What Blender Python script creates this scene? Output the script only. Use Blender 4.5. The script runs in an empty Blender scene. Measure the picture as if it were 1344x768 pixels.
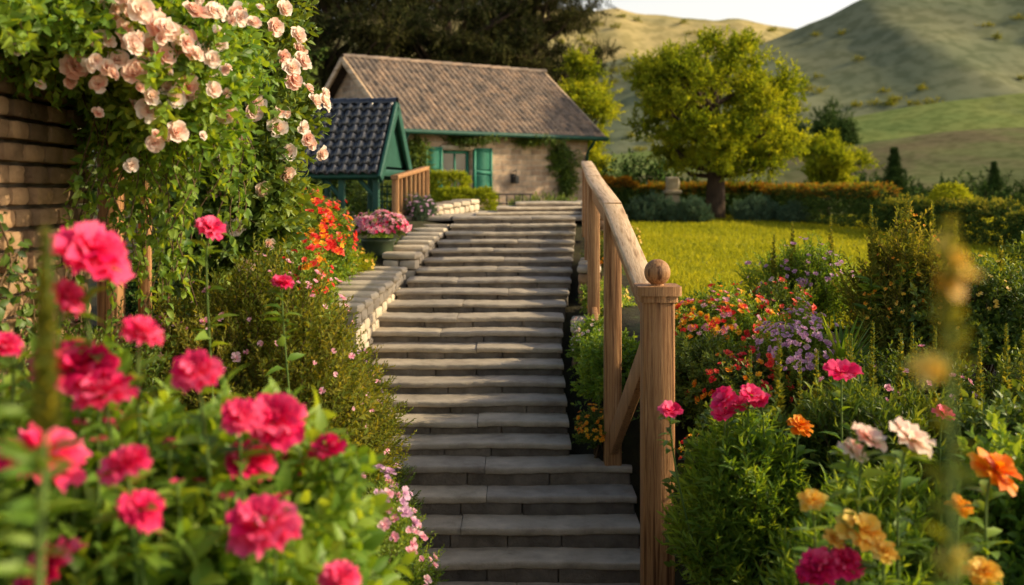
import bpy, math, numpy as np
from mathutils import Vector, Matrix
rng=np.random.default_rng(11)
CZ=2.4
sc=bpy.context.scene
# ------------------------------------------------------------------ mesh helpers
class MB:
    def __init__(s): s.V=[];s.F=[];s.M=[];s.T=[];s.n=0
    def add(s,V,F,m=0,t=0.5):
        V=np.asarray(V,float).reshape(-1,3)
        f=np.asarray(F,int)
        s.V.append(V); s.F.append(f+s.n); s.M.append(np.full(len(f),m,int))
        s.T.append(np.broadcast_to(np.asarray(t,float),(len(V),)).copy()); s.n+=len(V)
    def obj(s,name,mats,smooth=False,parent=None,loc=None,rotz=0):
        V=np.concatenate(s.V); T=np.concatenate(s.T)
        loops=np.concatenate([f.reshape(-1) for f in s.F])
        sizes=np.concatenate([np.full(len(f),f.shape[1],int) for f in s.F])
        starts=np.concatenate([[0],np.cumsum(sizes)[:-1]])
        M=np.concatenate(s.M)
        me=bpy.data.meshes.new(name)
        me.vertices.add(len(V)); me.vertices.foreach_set('co',V.astype(np.float32).ravel())
        me.loops.add(len(loops)); me.loops.foreach_set('vertex_index',loops.astype(np.int32))
        me.polygons.add(len(sizes)); me.polygons.foreach_set('loop_start',starts.astype(np.int32))
        me.polygons.foreach_set('loop_total',sizes.astype(np.int32))
        me.polygons.foreach_set('material_index',M.astype(np.int32))
        if smooth: me.polygons.foreach_set('use_smooth',np.ones(len(sizes),bool))
        a=me.attributes.new('tint','FLOAT','POINT'); a.data.foreach_set('value',T.astype(np.float32))
        me.update(calc_edges=True); me.validate()
        for m in mats: me.materials.append(m)
        o=bpy.data.objects.new(name,me); sc.collection.objects.link(o)
        if parent: o.parent=parent
        if loc is not None: o.location=loc
        o.rotation_euler[2]=rotz
        return o
def empty(name,loc=(0,0,0),rotz=0):
    e=bpy.data.objects.new(name,None); sc.collection.objects.link(e); e.location=loc; e.rotation_euler[2]=rotz
    e.empty_display_size=.2
    return e
def nrm(a): return a/np.maximum(np.linalg.norm(a,axis=-1,keepdims=True),1e-9)
def n3(P,s=0.):
    x,y,z=P[...,0],P[...,1],P[...,2]
    return (np.sin(x*1.7+y*2.3+s)+np.sin(y*1.9-z*2.7+s*1.7+1)+np.sin(z*2.1+x*2.9+s*.6+2)+.6*np.sin(x*4.7-z*3.9+s)+.6*np.sin(y*5.3+x*3.1+s*2.))/4.2
def frames(f,up=None,jit=.5):
    f=nrm(f); N=len(f)
    u=np.tile([0,0,1.],(N,1)) if up is None else up
    u=u+rng.normal(0,jit,(N,3))
    r=nrm(np.cross(f,u)); n=np.cross(r,f)
    return np.stack([r,f,n],axis=2)
def frames_n(n):
    n=nrm(n); f=nrm(np.cross(n,rng.normal(0,1,n.shape))); r=np.cross(f,n)
    return np.stack([r,f,n],axis=2)
def inst(mb,T,P,R,S,t=None):
    N=len(P)
    if N==0: return
    S=np.broadcast_to(np.asarray(S,float),(N,))
    V=np.einsum('nij,vj->nvi',R,T['V'])*S[:,None,None]+P[:,None,:]
    k=len(T['V'])
    tt=(np.zeros(N)+.5 if t is None else t)[:,None]+T['t'][None,:]
    off=(np.arange(N)*k)
    for F,m in T['P']:
        FF=(F[None]+off[:,None,None]).reshape(-1,F.shape[1])
        mb.F.append(FF+mb.n); mb.M.append(np.full(len(FF),m,int))
    mb.V.append(V.reshape(-1,3)); mb.T.append(tt.ravel()); mb.n+=N*k
def leaf(w=.45,fold=.1,curl=.15,hi=True):
    if hi:
        V=np.array([[0,0,0],[-w/2,.35,fold],[0,.35,0],[w/2,.35,fold],[-w*.36,.7,fold*.6-curl*.5],[0,.7,-curl*.5],[w*.36,.7,fold*.6-curl*.5],[0,1,-curl*1.3]])
        F=[(np.array([[0,2,1],[0,3,2],[4,5,7],[5,6,7]]),0),(np.array([[1,2,5,4],[2,3,6,5]]),0)]
    else:
        V=np.array([[0,0,0],[-w/2,.5,fold],[0,1,-curl],[w/2,.5,fold]]); F=[(np.array([[0,3,2],[0,2,1]]),0)]
    return dict(V=V,P=F,t=np.zeros(len(V)))
def tube(mb,pts,rad,sides=6,m=0,t=.5):
    pts=np.asarray(pts,float); n=len(pts); rad=np.broadcast_to(rad,(n,))
    d=nrm(np.gradient(pts,axis=0)); ref=np.array([.31,.17,.93]) if abs(d[0,2])<.85 else np.array([1,.2,.1])
    a=nrm(np.cross(d,ref)); b=np.cross(d,a)
    th=np.arange(sides)/sides*2*math.pi
    V=pts[:,None]+rad[:,None,None]*(np.cos(th)[None,:,None]*a[:,None]+np.sin(th)[None,:,None]*b[:,None])
    F=[]
    for i in range(n-1):
        for j in range(sides):
            F.append([i*sides+j,i*sides+(j+1)%sides,(i+1)*sides+(j+1)%sides,(i+1)*sides+j])
    mb.add(V.reshape(-1,3),F,m,t)
def todict(mb):
    D={}
    for f,m in zip(mb.F,mb.M): D.setdefault((f.shape[1],int(m[0])),[]).append(f)
    return dict(V=np.concatenate(mb.V),P=[(np.concatenate(v),k[1]) for k,v in D.items()],t=np.concatenate(mb.T)-.5)
def sprig(n=10,ll=.35,w=.45,hi=False,ang=55,bend=.15,stem=.012,fold=.1):
    mb=MB(); az0=rng.uniform(0,6.28)
    ys=np.linspace(0,1,4); bx,bz=rng.normal(0,bend,2)
    tube(mb,np.c_[bx*ys**2,ys*.95,bz*ys**2],[stem,stem*.8,stem*.6,stem*.3],3,1,.5)
    L=leaf(w,fold,.15,hi)
    tt=np.linspace(.12,1,n); az=az0+np.arange(n)*2.4
    an=np.radians(ang*(1.15-.75*tt))+rng.normal(0,.15,n)
    f=np.c_[np.sin(an)*np.cos(az),np.cos(an),np.sin(an)*np.sin(az)]
    P=np.c_[bx*tt**2,tt*.95,bz*tt**2]
    R=frames(f,np.tile([0,1.,0],(n,1)),.2)
    inst(mb,L,P,R,ll*(1.15-.5*tt)*rng.uniform(.8,1.15,n),.5+rng.normal(0,.08,n)+.12*tt)
    return todict(mb)
def bush(mb,c,r,N,SP,size,up=.5,seed=0.,tb=.5,tv=.12,rough=.22,zmin=-.4,shell=.5):
    c=np.array(c,float); r=np.array(r,float)
    d=nrm(rng.normal(0,1,(int(N*1.9),3))); d=d[d[:,2]>zmin][:N]; N=len(d)
    q=rng.uniform(shell**2,1,N)**.5*(1+rough*n3(d*1.6,seed)*1.6+rough*.5*n3(d*4,seed+3))
    P=c+d*r*q[:,None]
    f=nrm(d/np.maximum(r,.01)*r.mean()+np.array([0,0,up])+rng.normal(0,.35,(N,3)))
    S=size*rng.uniform(.7,1.3,N)
    P=P-f*S[:,None]*.6
    t=tb+tv*n3(P*3,seed+1)+rng.normal(0,tv*.6,N)
    k=len(SP); R=frames(f)
    for i in range(k):
        s=slice(i,None,k); inst(mb,SP[i],P[s],R[s],S[s],t[s])
def shellpts(c,r,N,seed=0.,rough=.22,zmin=0.,front=None):
    d=nrm(rng.normal(0,1,(N*6,3))); d=d[d[:,2]>zmin]
    if front is not None: d=d[(d@np.array(front))>-.1]
    d=d[:N]
    q=1+rough*n3(d*1.6,seed)*1.6+rough*.5*n3(d*4,seed+3)
    return np.array(c)+d*np.array(r)*q[:,None]*1.02,d
def petal_bloom(rings,nu=5,nv=4,W=.55,ruf=.08,freq=8,cup=.1,serr=.04,mat=0,core=None):
    mb=MB()
    for (n,tilt,L,z0) in rings:
        for i in range(n):
            az=(i+rng.uniform(-.3,.3))/n*2*math.pi+tilt
            u=np.linspace(-1,1,nu); v=np.linspace(0,1,nv); U,Vv=np.meshgrid(u,v)
            ph=rng.uniform(0,6.28); l=L*rng.uniform(.8,1.15)
            x=U*W*l*(.12+.88*Vv**.8)*(1-.25*Vv**6*abs(U))
            y=Vv*l*(1-.16*U**2*Vv)+serr*l*np.where(Vv>.9,np.sin(U*11+ph),0)
            z=cup*l*(Vv**2)+cup*l*U**2*Vv*.8+ruf*l*Vv**2*np.sin(U*freq+ph)-.12*l*Vv**4
            a=math.radians(tilt)+rng.normal(0,.13)
            y2=y*math.cos(a)-z*math.sin(a); z2=y*math.sin(a)+z*math.cos(a)+z0
            X=x*math.cos(az)-y2*math.sin(az); Y=x*math.sin(az)+y2*math.cos(az)
            F=[[b*nu+q,b*nu+q+1,(b+1)*nu+q+1,(b+1)*nu+q] for b in range(nv-1) for q in range(nu-1)]
            tt=.5+rng.normal(0,.16)+.36*(Vv.ravel()-.55)
            mb.add(np.c_[X.ravel(),Y.ravel(),z2.ravel()],F,mat,tt)
    return todict(mb)
def box(mb,x0,x1,y0,y1,z0,z1,m=0,t=.5):
    V=np.array([[x,y,z] for z in(z0,z1) for y in(y0,y1) for x in(x0,x1)],float)
    mb.add(V,[[0,2,3,1],[4,5,7,6],[0,1,5,4],[2,6,7,3],[0,4,6,2],[1,3,7,5]],m,t)
def beam(mb,a,b,w,h,m=0,t=.5):
    a=np.array(a,float);b=np.array(b,float); d=nrm(b-a); L=np.linalg.norm(b-a)
    up=np.array([0,0,1.]) if abs(d[2])<.95 else np.array([0,1.,0]); r=nrm(np.cross(d,up)); n=np.cross(r,d)
    c=min(w,h)*.07; pr=[(-w/2+c,-h/2),(w/2-c,-h/2),(w/2,-h/2+c),(w/2,h/2-c),(w/2-c,h/2),(-w/2+c,h/2),(-w/2,h/2-c),(-w/2,-h/2+c)]
    V=[]
    for s in (0,L):
        for (x,z) in pr: V.append(a+d*s+r*x+n*z)
    F=[[i,(i+1)%8,8+(i+1)%8,8+i] for i in range(8)]
    mb.add(V,F,m,t); mb.add(V,[[7,6,5,4,3,2,1,0],[8,9,10,11,12,13,14,15]],m,t)
def stone_t(e=7,g=5):
    q=np.linspace(-1,1,g); V=[];F=[]
    if e>15: q=np.array([-1,-.9,0,.9,1])
    for ax in range(3):
        for sg in(-1,1):
            b=len(V)
            for i in q:
                for j in q:
                    p=[0,0,0];p[ax]=sg;p[(ax+1)%3]=i;p[(ax+2)%3]=j;V.append(p)
            for i in range(g-1):
                for j in range(g-1):
                    f=[b+i*g+j,b+(i+1)*g+j,b+(i+1)*g+j+1,b+i*g+j+1]; F.append(f if sg>0 else f[::-1])
    V=np.array(V,float); V=V/(np.sum(np.abs(V)**e,axis=1,keepdims=True))**(1/e)
    return V,np.array(F)
STV,STF=stone_t(); STV2,_=stone_t(22)
def stone(mb,c,s,rz=0,m=0,rough=.06,t=None,tiltx=0,TVt=None):
    sd=rng.uniform(0,50); V=(STV if TVt is None else TVt).copy(); V=V*(1+rough*n3(V*1.5,sd)[:,None])
    V=V*np.array(s)/2
    ca,sa=math.cos(rz),math.sin(rz)
    V=np.c_[V[:,0]*ca-V[:,1]*sa,V[:,0]*sa+V[:,1]*ca,V[:,2]+tiltx*V[:,1]]
    mb.add(V+np.array(c),STF,m,rng.uniform(0,1) if t is None else t)
# ------------------------------------------------------------------ materials
def newmat(n):
    m=bpy.data.materials.new(n); m.use_nodes=True; nt=m.node_tree; nt.nodes.clear()
    return m,nt,nt.nodes.new('ShaderNodeOutputMaterial')
def ramp(nt,stops):
    r=nt.nodes.new('ShaderNodeValToRGB'); e=r.color_ramp.elements
    while len(e)<len(stops): e.new(.5)
    for i,(p,c) in enumerate(stops): e[i].position=p; e[i].color=(*c,1)
    return r
def leafmat(name,a,b,c,tr=.35,rough=.45,trc=None,matte=False):
    m,nt,o=newmat(name); L=nt.links
    at=nt.nodes.new('ShaderNodeAttribute'); at.attribute_name='tint'
    r=ramp(nt,[(0.15,a),(.5,b),(.9,c)]); L.new(at.outputs['Fac'],r.inputs[0])
    if matte:
        p=nt.nodes.new('ShaderNodeBsdfDiffuse'); L.new(r.outputs[0],p.inputs['Color'])
    else:
        p=nt.nodes.new('ShaderNodeBsdfPrincipled'); p.inputs['Roughness'].default_value=rough; p.inputs['Specular IOR Level'].default_value=.35
        L.new(r.outputs[0],p.inputs['Base Color'])
    if tr<=0:
        L.new(p.outputs[0],o.inputs[0]); return m
    t=nt.nodes.new('ShaderNodeBsdfTranslucent'); mx=nt.nodes.new('ShaderNodeMix'); mx.data_type='RGBA'; mx.blend_type='MULTIPLY'; mx.inputs[0].default_value=1
    L.new(r.outputs[0],mx.inputs[6]); mx.inputs[7].default_value=(*(trc or (2.4,1.8,.45)),1); L.new(mx.outputs[2],t.inputs[0])
    ms=nt.nodes.new('ShaderNodeMixShader'); ms.inputs[0].default_value=tr
    L.new(p.outputs[0],ms.inputs[1]); L.new(t.outputs[0],ms.inputs[2]); L.new(ms.outputs[0],o.inputs[0]); return m
def surf(name,stops,scale=5,detail=6,rough=.85,bump=.3,bs=20,stretch=(1,1,1),tstops=None,spec=.3,dist=.02):
    m,nt,o=newmat(name); L=nt.links
    tc=nt.nodes.new('ShaderNodeTexCoord'); mp=nt.nodes.new('ShaderNodeMapping'); mp.inputs['Scale'].default_value=stretch
    L.new(tc.outputs['Object'],mp.inputs[0])
    n=nt.nodes.new('ShaderNodeTexNoise'); n.inputs['Scale'].default_value=scale; n.inputs['Detail'].default_value=detail; n.inputs['Roughness'].default_value=.62
    L.new(mp.outputs[0],n.inputs[0]); r=ramp(nt,stops); L.new(n.outputs[0],r.inputs[0])
    col=r.outputs[0]
    if tstops:
        at=nt.nodes.new('ShaderNodeAttribute'); at.attribute_name='tint'; r2=ramp(nt,tstops); L.new(at.outputs['Fac'],r2.inputs[0])
        mx=nt.nodes.new('ShaderNodeMix'); mx.data_type='RGBA'; mx.blend_type='MULTIPLY'; mx.inputs[0].default_value=1
        L.new(col,mx.inputs[6]); L.new(r2.outputs[0],mx.inputs[7]); col=mx.outputs[2]
    p=nt.nodes.new('ShaderNodeBsdfPrincipled'); p.inputs['Roughness'].default_value=rough; p.inputs['Specular IOR Level'].default_value=spec
    L.new(col,p.inputs['Base Color'])
    n2=nt.nodes.new('ShaderNodeTexNoise'); n2.inputs['Scale'].default_value=bs; n2.inputs['Detail'].default_value=8; n2.inputs['Roughness'].default_value=.7; L.new(mp.outputs[0],n2.inputs[0])
    b=nt.nodes.new('ShaderNodeBump'); b.inputs['Strength'].default_value=bump; b.inputs['Distance'].default_value=dist; L.new(n2.outputs[0],b.inputs['Height']); L.new(b.outputs[0],p.inputs['Normal'])
    L.new(p.outputs[0],o.inputs[0]); return m
M_leaf=leafmat('leaf_green',(.03,.065,.014),(.095,.17,.027),(.23,.31,.05),.3)
M_leafb=leafmat('leaf_bright',(.045,.11,.016),(.14,.27,.034),(.31,.44,.065),.4)
M_leafd=leafmat('leaf_dark',(.022,.05,.015),(.055,.105,.024),(.14,.19,.04),0,matte=True)
M_olive=leafmat('leaf_olive',(.055,.085,.016),(.15,.195,.035),(.33,.32,.07),.35,matte=True)
M_yel=leafmat('leaf_yellowgreen',(.07,.115,.012),(.21,.28,.022),(.42,.45,.04),.45,trc=(1.8,1.5,.4),matte=True)
M_blue=leafmat('leaf_bluegreen',(.04,.08,.05),(.09,.16,.09),(.18,.26,.13),0,matte=True)
M_pine=leafmat('pine_needles',(.014,.022,.010),(.040,.052,.018),(.15,.14,.04),0,matte=True)
M_copper=leafmat('leaf_copper',(.12,.08,.015),(.27,.15,.025),(.44,.26,.04),.3,matte=True)
M_grass=leafmat('grass_blades',(.19,.22,.018),(.34,.36,.03),(.50,.47,.055),.45,trc=(1.6,1.4,.5),matte=True)
M_stem=surf('green_stem',[(.3,(.07,.14,.025)),(.7,(.16,.22,.05))],bump=.05)
M_twig=surf('twig',[(.3,(.07,.04,.02)),(.7,(.18,.12,.06))],bump=.1)
M_mag=leafmat('petal_magenta',(.48,.001,.06),(.87,.012,.155),(.97,.16,.33),.36,.6,trc=(1.2,1.0,1.1))
M_pink=leafmat('petal_pink',(.65,.18,.30),(.82,.36,.46),(.92,.62,.66),.3,trc=(1.2,1,1))
M_blush=leafmat('petal_blush',(.86,.50,.40),(.94,.73,.61),(.96,.88,.79),.38,trc=(1.1,1,.95))
M_white=leafmat('petal_white_pink',(.88,.50,.44),(.94,.80,.68),(.96,.92,.82),.45,trc=(1.1,1,.9))
M_red=leafmat('petal_red',(.55,.012,.012),(.82,.03,.03),(.92,.16,.08),.3,trc=(1.2,1,1))
M_org=leafmat('petal_orange',(.85,.20,.005),(.96,.40,.012),(.98,.62,.05),.35,trc=(1.1,1.1,.8))
M_ylw=leafmat('petal_yellow',(.88,.42,.03),(.95,.62,.08),(.97,.78,.22),.35,trc=(1.1,1.1,.8))
M_lil=leafmat('petal_lilac',(.42,.20,.36),(.64,.36,.54),(.80,.56,.70),.3,trc=(1.2,1,1.1))
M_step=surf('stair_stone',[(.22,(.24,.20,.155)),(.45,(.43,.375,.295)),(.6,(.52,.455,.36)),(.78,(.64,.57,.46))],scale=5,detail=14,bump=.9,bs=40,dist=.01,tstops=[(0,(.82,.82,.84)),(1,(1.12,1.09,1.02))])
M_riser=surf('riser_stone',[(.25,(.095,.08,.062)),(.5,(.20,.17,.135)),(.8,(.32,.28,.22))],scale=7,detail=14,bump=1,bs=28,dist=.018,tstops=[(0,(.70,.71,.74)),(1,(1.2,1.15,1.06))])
M_cap=surf('cap_stone',[(.25,(.46,.38,.27)),(.75,(.72,.62,.47))],scale=6,bump=.7,bs=30,dist=.015,tstops=[(0,(.8,.8,.8)),(1,(1.08,1.08,1.05))])
M_wst=surf('wall_stone',[(.25,(.26,.17,.10)),(.75,(.54,.37,.22))],scale=7,bump=.9,bs=30,dist=.02,tstops=[(0,(.5,.46,.42)),(.5,(.95,.9,.85)),(1,(1.2,1.08,.95))])
M_mort=surf('mortar',[(.3,(.12,.10,.075)),(.7,(.22,.18,.14))],scale=10,bump=.8,bs=40)
M_soil=surf('garden_soil',[(.3,(.03,.022,.012)),(.55,(.06,.055,.02)),(.75,(.08,.12,.025))],scale=3,bump=1,bs=25,dist=.05)
M_lawn=surf('lawn_turf',[(.25,(.20,.23,.02)),(.5,(.32,.34,.03)),(.8,(.42,.40,.05))],scale=.9,bump=1,bs=120,dist=.03)
M_wood=surf('cedar_wood',[(.34,(.12,.05,.018)),(.43,(.34,.165,.065)),(.52,(.48,.26,.11)),(.58,(.25,.115,.042)),(.68,(.55,.32,.15))],scale=2.6,detail=10,rough=.55,bump=.8,bs=6,stretch=(15,15,.5),dist=.008)
M_woodh=surf('pale_rail_wood',[(.32,(.30,.18,.09)),(.45,(.60,.41,.24)),(.56,(.74,.55,.35)),(.66,(.42,.26,.14))],scale=2.6,detail=10,rough=.6,bump=.8,bs=7,stretch=(15,.5,5),dist=.008)  # paler wood tone than the posts, for handrails and bargeboards
M_green=surf('green_paint',[(.3,(.012,.065,.045)),(.7,(.025,.10,.07))],rough=.5,bump=.1)
M_shut=surf('shutter_green_paint',[(.3,(.03,.19,.13)),(.7,(.045,.25,.175))],rough=.5,bump=.1)
M_tile=surf('clay_roof_tile',[(.3,(.20,.15,.115)),(.7,(.38,.30,.235))],scale=8,bump=.5,bs=30,tstops=[(0,(.5,.53,.58)),(.5,(.92,.90,.88)),(1,(1.4,1.25,1.1))])
M_btile=surf('black_glazed_tile',[(.3,(.018,.02,.027)),(.7,(.04,.045,.055))],scale=8,rough=.22,bump=.1,spec=.8,tstops=[(0,(.7,.7,.7)),(1,(1.3,1.3,1.3))])
M_metal=surf('dark_metal',[(.3,(.02,.02,.02)),(.7,(.05,.05,.05))],rough=.5,bump=.05)
M_pot=surf('glazed_pot',[(.3,(.03,.05,.03)),(.7,(.07,.10,.05))],rough=.4,bump=.1)
M_bark=surf('bark',[(.3,(.035,.024,.016)),(.7,(.11,.07,.045))],scale=6,bump=1,bs=12,stretch=(3,3,.7),dist=.05)
def mglass():
    m,nt,o=newmat('window_glass'); p=nt.nodes.new('ShaderNodeBsdfPrincipled'); p.inputs['Base Color'].default_value=(.02,.035,.04,1); p.inputs['Roughness'].default_value=.08; p.inputs['Specular IOR Level'].default_value=.8
    nt.links.new(p.outputs[0],o.inputs[0]); return m
M_glass=mglass()
def brickmat():
    m,nt,o=newmat('cottage_stone_masonry'); L=nt.links
    tc=nt.nodes.new('ShaderNodeTexCoord'); sx=nt.nodes.new('ShaderNodeSeparateXYZ'); L.new(tc.outputs['Object'],sx.inputs[0])
    ad=nt.nodes.new('ShaderNodeMath'); ad.operation='ADD'; L.new(sx.outputs[0],ad.inputs[0]); L.new(sx.outputs[1],ad.inputs[1])
    cb=nt.nodes.new('ShaderNodeCombineXYZ'); L.new(ad.outputs[0],cb.inputs[0]); L.new(sx.outputs[2],cb.inputs[1])
    nz=nt.nodes.new('ShaderNodeTexNoise'); nz.inputs['Scale'].default_value=3; L.new(tc.outputs['Object'],nz.inputs[0])
    mxv=nt.nodes.new('ShaderNodeMix'); mxv.data_type='RGBA'; mxv.blend_type='ADD'; mxv.inputs[0].default_value=.05; L.new(cb.outputs[0],mxv.inputs[6]); L.new(nz.outputs['Color'],mxv.inputs[7])
    b=nt.nodes.new('ShaderNodeTexBrick'); b.inputs['Scale'].default_value=1; b.inputs['Brick Width'].default_value=.26; b.inputs['Row Height'].default_value=.11; b.inputs['Mortar Size'].default_value=.011
    b.inputs['Color1'].default_value=(.66,.50,.35,1); b.inputs['Color2'].default_value=(.38,.27,.19,1); b.inputs['Mortar'].default_value=(.50,.43,.34,1); b.inputs['Mortar Smooth'].default_value=.3
    L.new(mxv.outputs[2],b.inputs[0])
    n=nt.nodes.new('ShaderNodeTexNoise'); n.inputs['Scale'].default_value=5; n.inputs['Detail'].default_value=8; L.new(tc.outputs['Object'],n.inputs[0]); r=ramp(nt,[(.3,(.65,.62,.6)),(.7,(1.2,1.13,1.05))]); L.new(n.outputs[0],r.inputs[0])
    mx=nt.nodes.new('ShaderNodeMix'); mx.data_type='RGBA'; mx.blend_type='MULTIPLY'; mx.inputs[0].default_value=1; L.new(b.outputs[0],mx.inputs[6]); L.new(r.outputs[0],mx.inputs[7])
    p=nt.nodes.new('ShaderNodeBsdfPrincipled'); p.inputs['Roughness'].default_value=.9; L.new(mx.outputs[2],p.inputs['Base Color'])
    mm=nt.nodes.new('ShaderNodeMath'); mm.operation='SUBTRACT'; L.new(n.outputs[0],mm.inputs[0]); L.new(b.outputs['Fac'],mm.inputs[1])
    bp=nt.nodes.new('ShaderNodeBump'); bp.inputs['Strength'].default_value=.7; bp.inputs['Distance'].default_value=.02; L.new(mm.outputs[0],bp.inputs['Height']); L.new(bp.outputs[0],p.inputs['Normal'])
    L.new(p.outputs[0],o.inputs[0]); return m
M_mas=brickmat()
# ------------------------------------------------------------------ terrain
steps=[]
for k in range(-1,4): steps.append((6.5+.25*k,.134+.13*k,.13,.25))
for j in range(1,9): steps.append((7.25+.27*j,.524+.095*j,.095,.27))
for j in range(1,11): steps.append((9.41+.36*j,1.284+.0792*j,.0792,.36))
def xL(d): return np.interp(d,[7.3,7.4,8.1,8.9,9.7,10.8,12,12.4,13.1],[-.87,-.88,-1.0,-1.22,-1.19,-.98,-.83,-.75,-.72])
def xR(d): return np.where(np.asarray(d)<7.3,.82,np.interp(d,[7.4,8.9,9.6,10.4,12.7,13.1],[.42,.42,.48,.58,.77,.78]))
def sm(t): t=np.clip(t,0,1); return t*t*(3-2*t)
def g(x,y):
    x=np.asarray(x,float);y=np.asarray(y,float)
    c=np.interp(y,[0,3,5.6,6.2,7.25,9.41,13,13.3,17,22,30,50,90,700],[.8,.8,.0,-.12,.25,1.08,1.88,1.98,2.0,1.75,1.5,.9,.3,-3])
    l=np.interp(y,[0,3,5,7,7.6,9.41,13,17,22,30,50,90,700],[1.2,1.1,.75,.75,.85,1.40,2.02,2.0,1.75,1.5,.9,.3,-3])
    r=np.interp(y,[0,3,5,7,8.5,10,25,30,50,90,700],[.9,.85,.5,.95,1.30,1.40,1.75,1.6,.9,.3,-3])
    wl=np.where(y<6.2,sm((-.5-x)/.5),sm((xL(y)-.04-x)/.35))
    k=sm((y-11)/3); wr=sm((x-xR(y)-.04-.1*k)/(.45+.2*k))
    return c*(1-wl)*(1-wr)+l*wl+r*wr+.02*np.sin(x*3.1+y*1.3)*np.minimum(1,np.abs(x)/2)*(y<12)
def sheet(name,xs,ys,zf,mat,parent=None):
    X,Y=np.meshgrid(xs,ys); Z=zf(X,Y); nx=len(xs);ny=len(ys)
    i=np.arange(ny-1)[:,None]*nx+np.arange(nx-1)[None]; F=np.stack([i,i+1,i+nx+1,i+nx],-1).reshape(-1,4)
    mb=MB(); mb.add(np.c_[X.ravel(),Y.ravel(),Z.ravel()],F); return mb.obj(name,[mat],True,parent)
xs=np.unique(np.r_[-400,-250,-150,-100,-60,-40,-25,-15,-10,-7,-5,np.arange(-4,6,.13),np.arange(6,14,.5),16,20,30,45,70,100,150,250,400])
ys=np.unique(np.r_[-60,-20,-8,-3,np.arange(-1,14,.15),np.arange(14,30,.5),32,36,42,50,60,75,90,120,200,400,700])
sheet('ground',xs,ys,g,M_soil)
def lawn_z(x,y): return g(x,y)+.03
sheet('lawn',np.arange(1.55,15,.13),np.arange(8.4,28,.15),lawn_z,M_lawn)
mb=MB(); N=100000
y=8.4+(rng.uniform(0,1,N)**1.4)*19; x=1.55+rng.uniform(0,1,N)*(y*.62-1.4)
z=lawn_z(x,y)-.003; th=rng.uniform(0,6.28,N); h=rng.uniform(.025,.055,N)*(1+.02*y); w=.004+.0006*y
lx,ly=rng.normal(0,.02,(2,N))
V=np.stack([np.c_[x-w*np.cos(th),y-w*np.sin(th),z],np.c_[x+w*np.cos(th),y+w*np.sin(th),z],np.c_[x+lx,y+ly,z+h]],1).reshape(-1,3)
tt=np.repeat(.5+.2*n3(np.c_[x*.8,y*.5,0*x],2)+.1*n3(np.c_[x*3,y*2,0*x],5)+rng.normal(0,.12,N),3)
mb.add(V,np.arange(3*N).reshape(-1,3),0,tt); mb.obj('grass',[M_grass])
# ------------------------------------------------------------------ hills
def hillmat(name,a,b,c,d,sc1):  # hill ramps lightened and desaturated: distance haze put into the base colour
    m,nt,o=newmat(name); L=nt.links; tc=nt.nodes.new('ShaderNodeTexCoord')
    n=nt.nodes.new('ShaderNodeTexNoise'); n.inputs['Scale'].default_value=sc1; n.inputs['Detail'].default_value=9; n.inputs['Roughness'].default_value=.6; n.inputs['Distortion'].default_value=.4
    mp=nt.nodes.new('ShaderNodeMapping'); mp.inputs['Scale'].default_value=(1,.6,2.2); L.new(tc.outputs['Object'],mp.inputs[0]); L.new(mp.outputs[0],n.inputs[0])
    r=ramp(nt,[(.3,a),(.45,b),(.58,c),(.72,d)]); L.new(n.outputs[0],r.inputs[0])
    v=nt.nodes.new('ShaderNodeTexNoise'); v.inputs['Scale'].default_value=sc1*14; v.inputs['Detail'].default_value=4; L.new(tc.outputs['Object'],v.inputs[0])
    r2=ramp(nt,[(.40,(.72,.75,.70)),(.56,(1.1,1.1,1.1))]); L.new(v.outputs[0],r2.inputs[0])
    mx=nt.nodes.new('ShaderNodeMix'); mx.data_type='RGBA'; mx.blend_type='MULTIPLY'; mx.inputs[0].default_value=.8; L.new(r.outputs[0],mx.inputs[6]); L.new(r2.outputs[0],mx.inputs[7])
    p=nt.nodes.new('ShaderNodeBsdfDiffuse'); L.new(mx.outputs[2],p.inputs['Color'])
    L.new(p.outputs[0],o.inputs[0]); return m
def hillfn(SX,SZs,Yf,Yr,base,amp,seed):
    def f(x,y):
        t=(y-Yf)/(Yr-Yf); top=np.interp(x,SX,SZs)
        h=np.where(t<=1,sm(t)*.55+.45*np.clip(t,0,1),1-.6*sm((t-1)/.8))
        P=np.stack([x/(Yr*.10),y/(Yr*.10),0*x],-1)
        nn=n3(P,seed)*amp*np.clip(t,0,1)*np.clip(1.25-t,0,1)*2+n3(P*3.3,seed+5)*amp*.18*np.clip(t,0,1)
        gy=-np.abs(np.sin(x/(Yr*.07)+.8*np.sin(y/(Yr*.12))+seed))**.7*amp*.9*np.clip(t*(1.3-t)*2,0,1)
        return base+(top-base)*h+nn+gy
    return f
HB=hillfn([-200,-163,-42,4,16.5,31,43,55,70,82,128,300],[50,53,60,66,63,61,59,58,60,58,48,45],240,340,0,5,1)
HA=hillfn([-200,-125,-32,5,19,42,63,79.5,94,125,172,260],[12,15,21,28,33,35.5,41.4,46,49.5,57,65,62],155,260,0,4,4)
HD=hillfn([-120,3,24,35,46,56.6,72,100,200],[5,6.7,8.8,10.4,13.0,14.7,16.3,18,20],96,150,0,.8,2)
HC=hillfn([-90,8.7,22,32.4,39,45.6,70,150],[2,3.4,4.8,6.9,8,8.2,9,10],48,95,0,.5,7)
def hsheet(n,f,x0,x1,y0,y1,m,nx=170,ny=80): return sheet(n,np.linspace(x0,x1,nx),np.linspace(y0,y1,ny),f,m)
hsheet('hill',HB,-200,300,240,420,hillmat('hill_golden',(.25,.24,.11),(.40,.34,.15),(.52,.41,.18),(.28,.27,.13),.02))
hsheet('hill.001',HA,-200,260,155,340,hillmat('hill_grey_green',(.135,.16,.095),(.18,.20,.115),(.225,.23,.13),(.155,.175,.105),.022))
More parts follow.
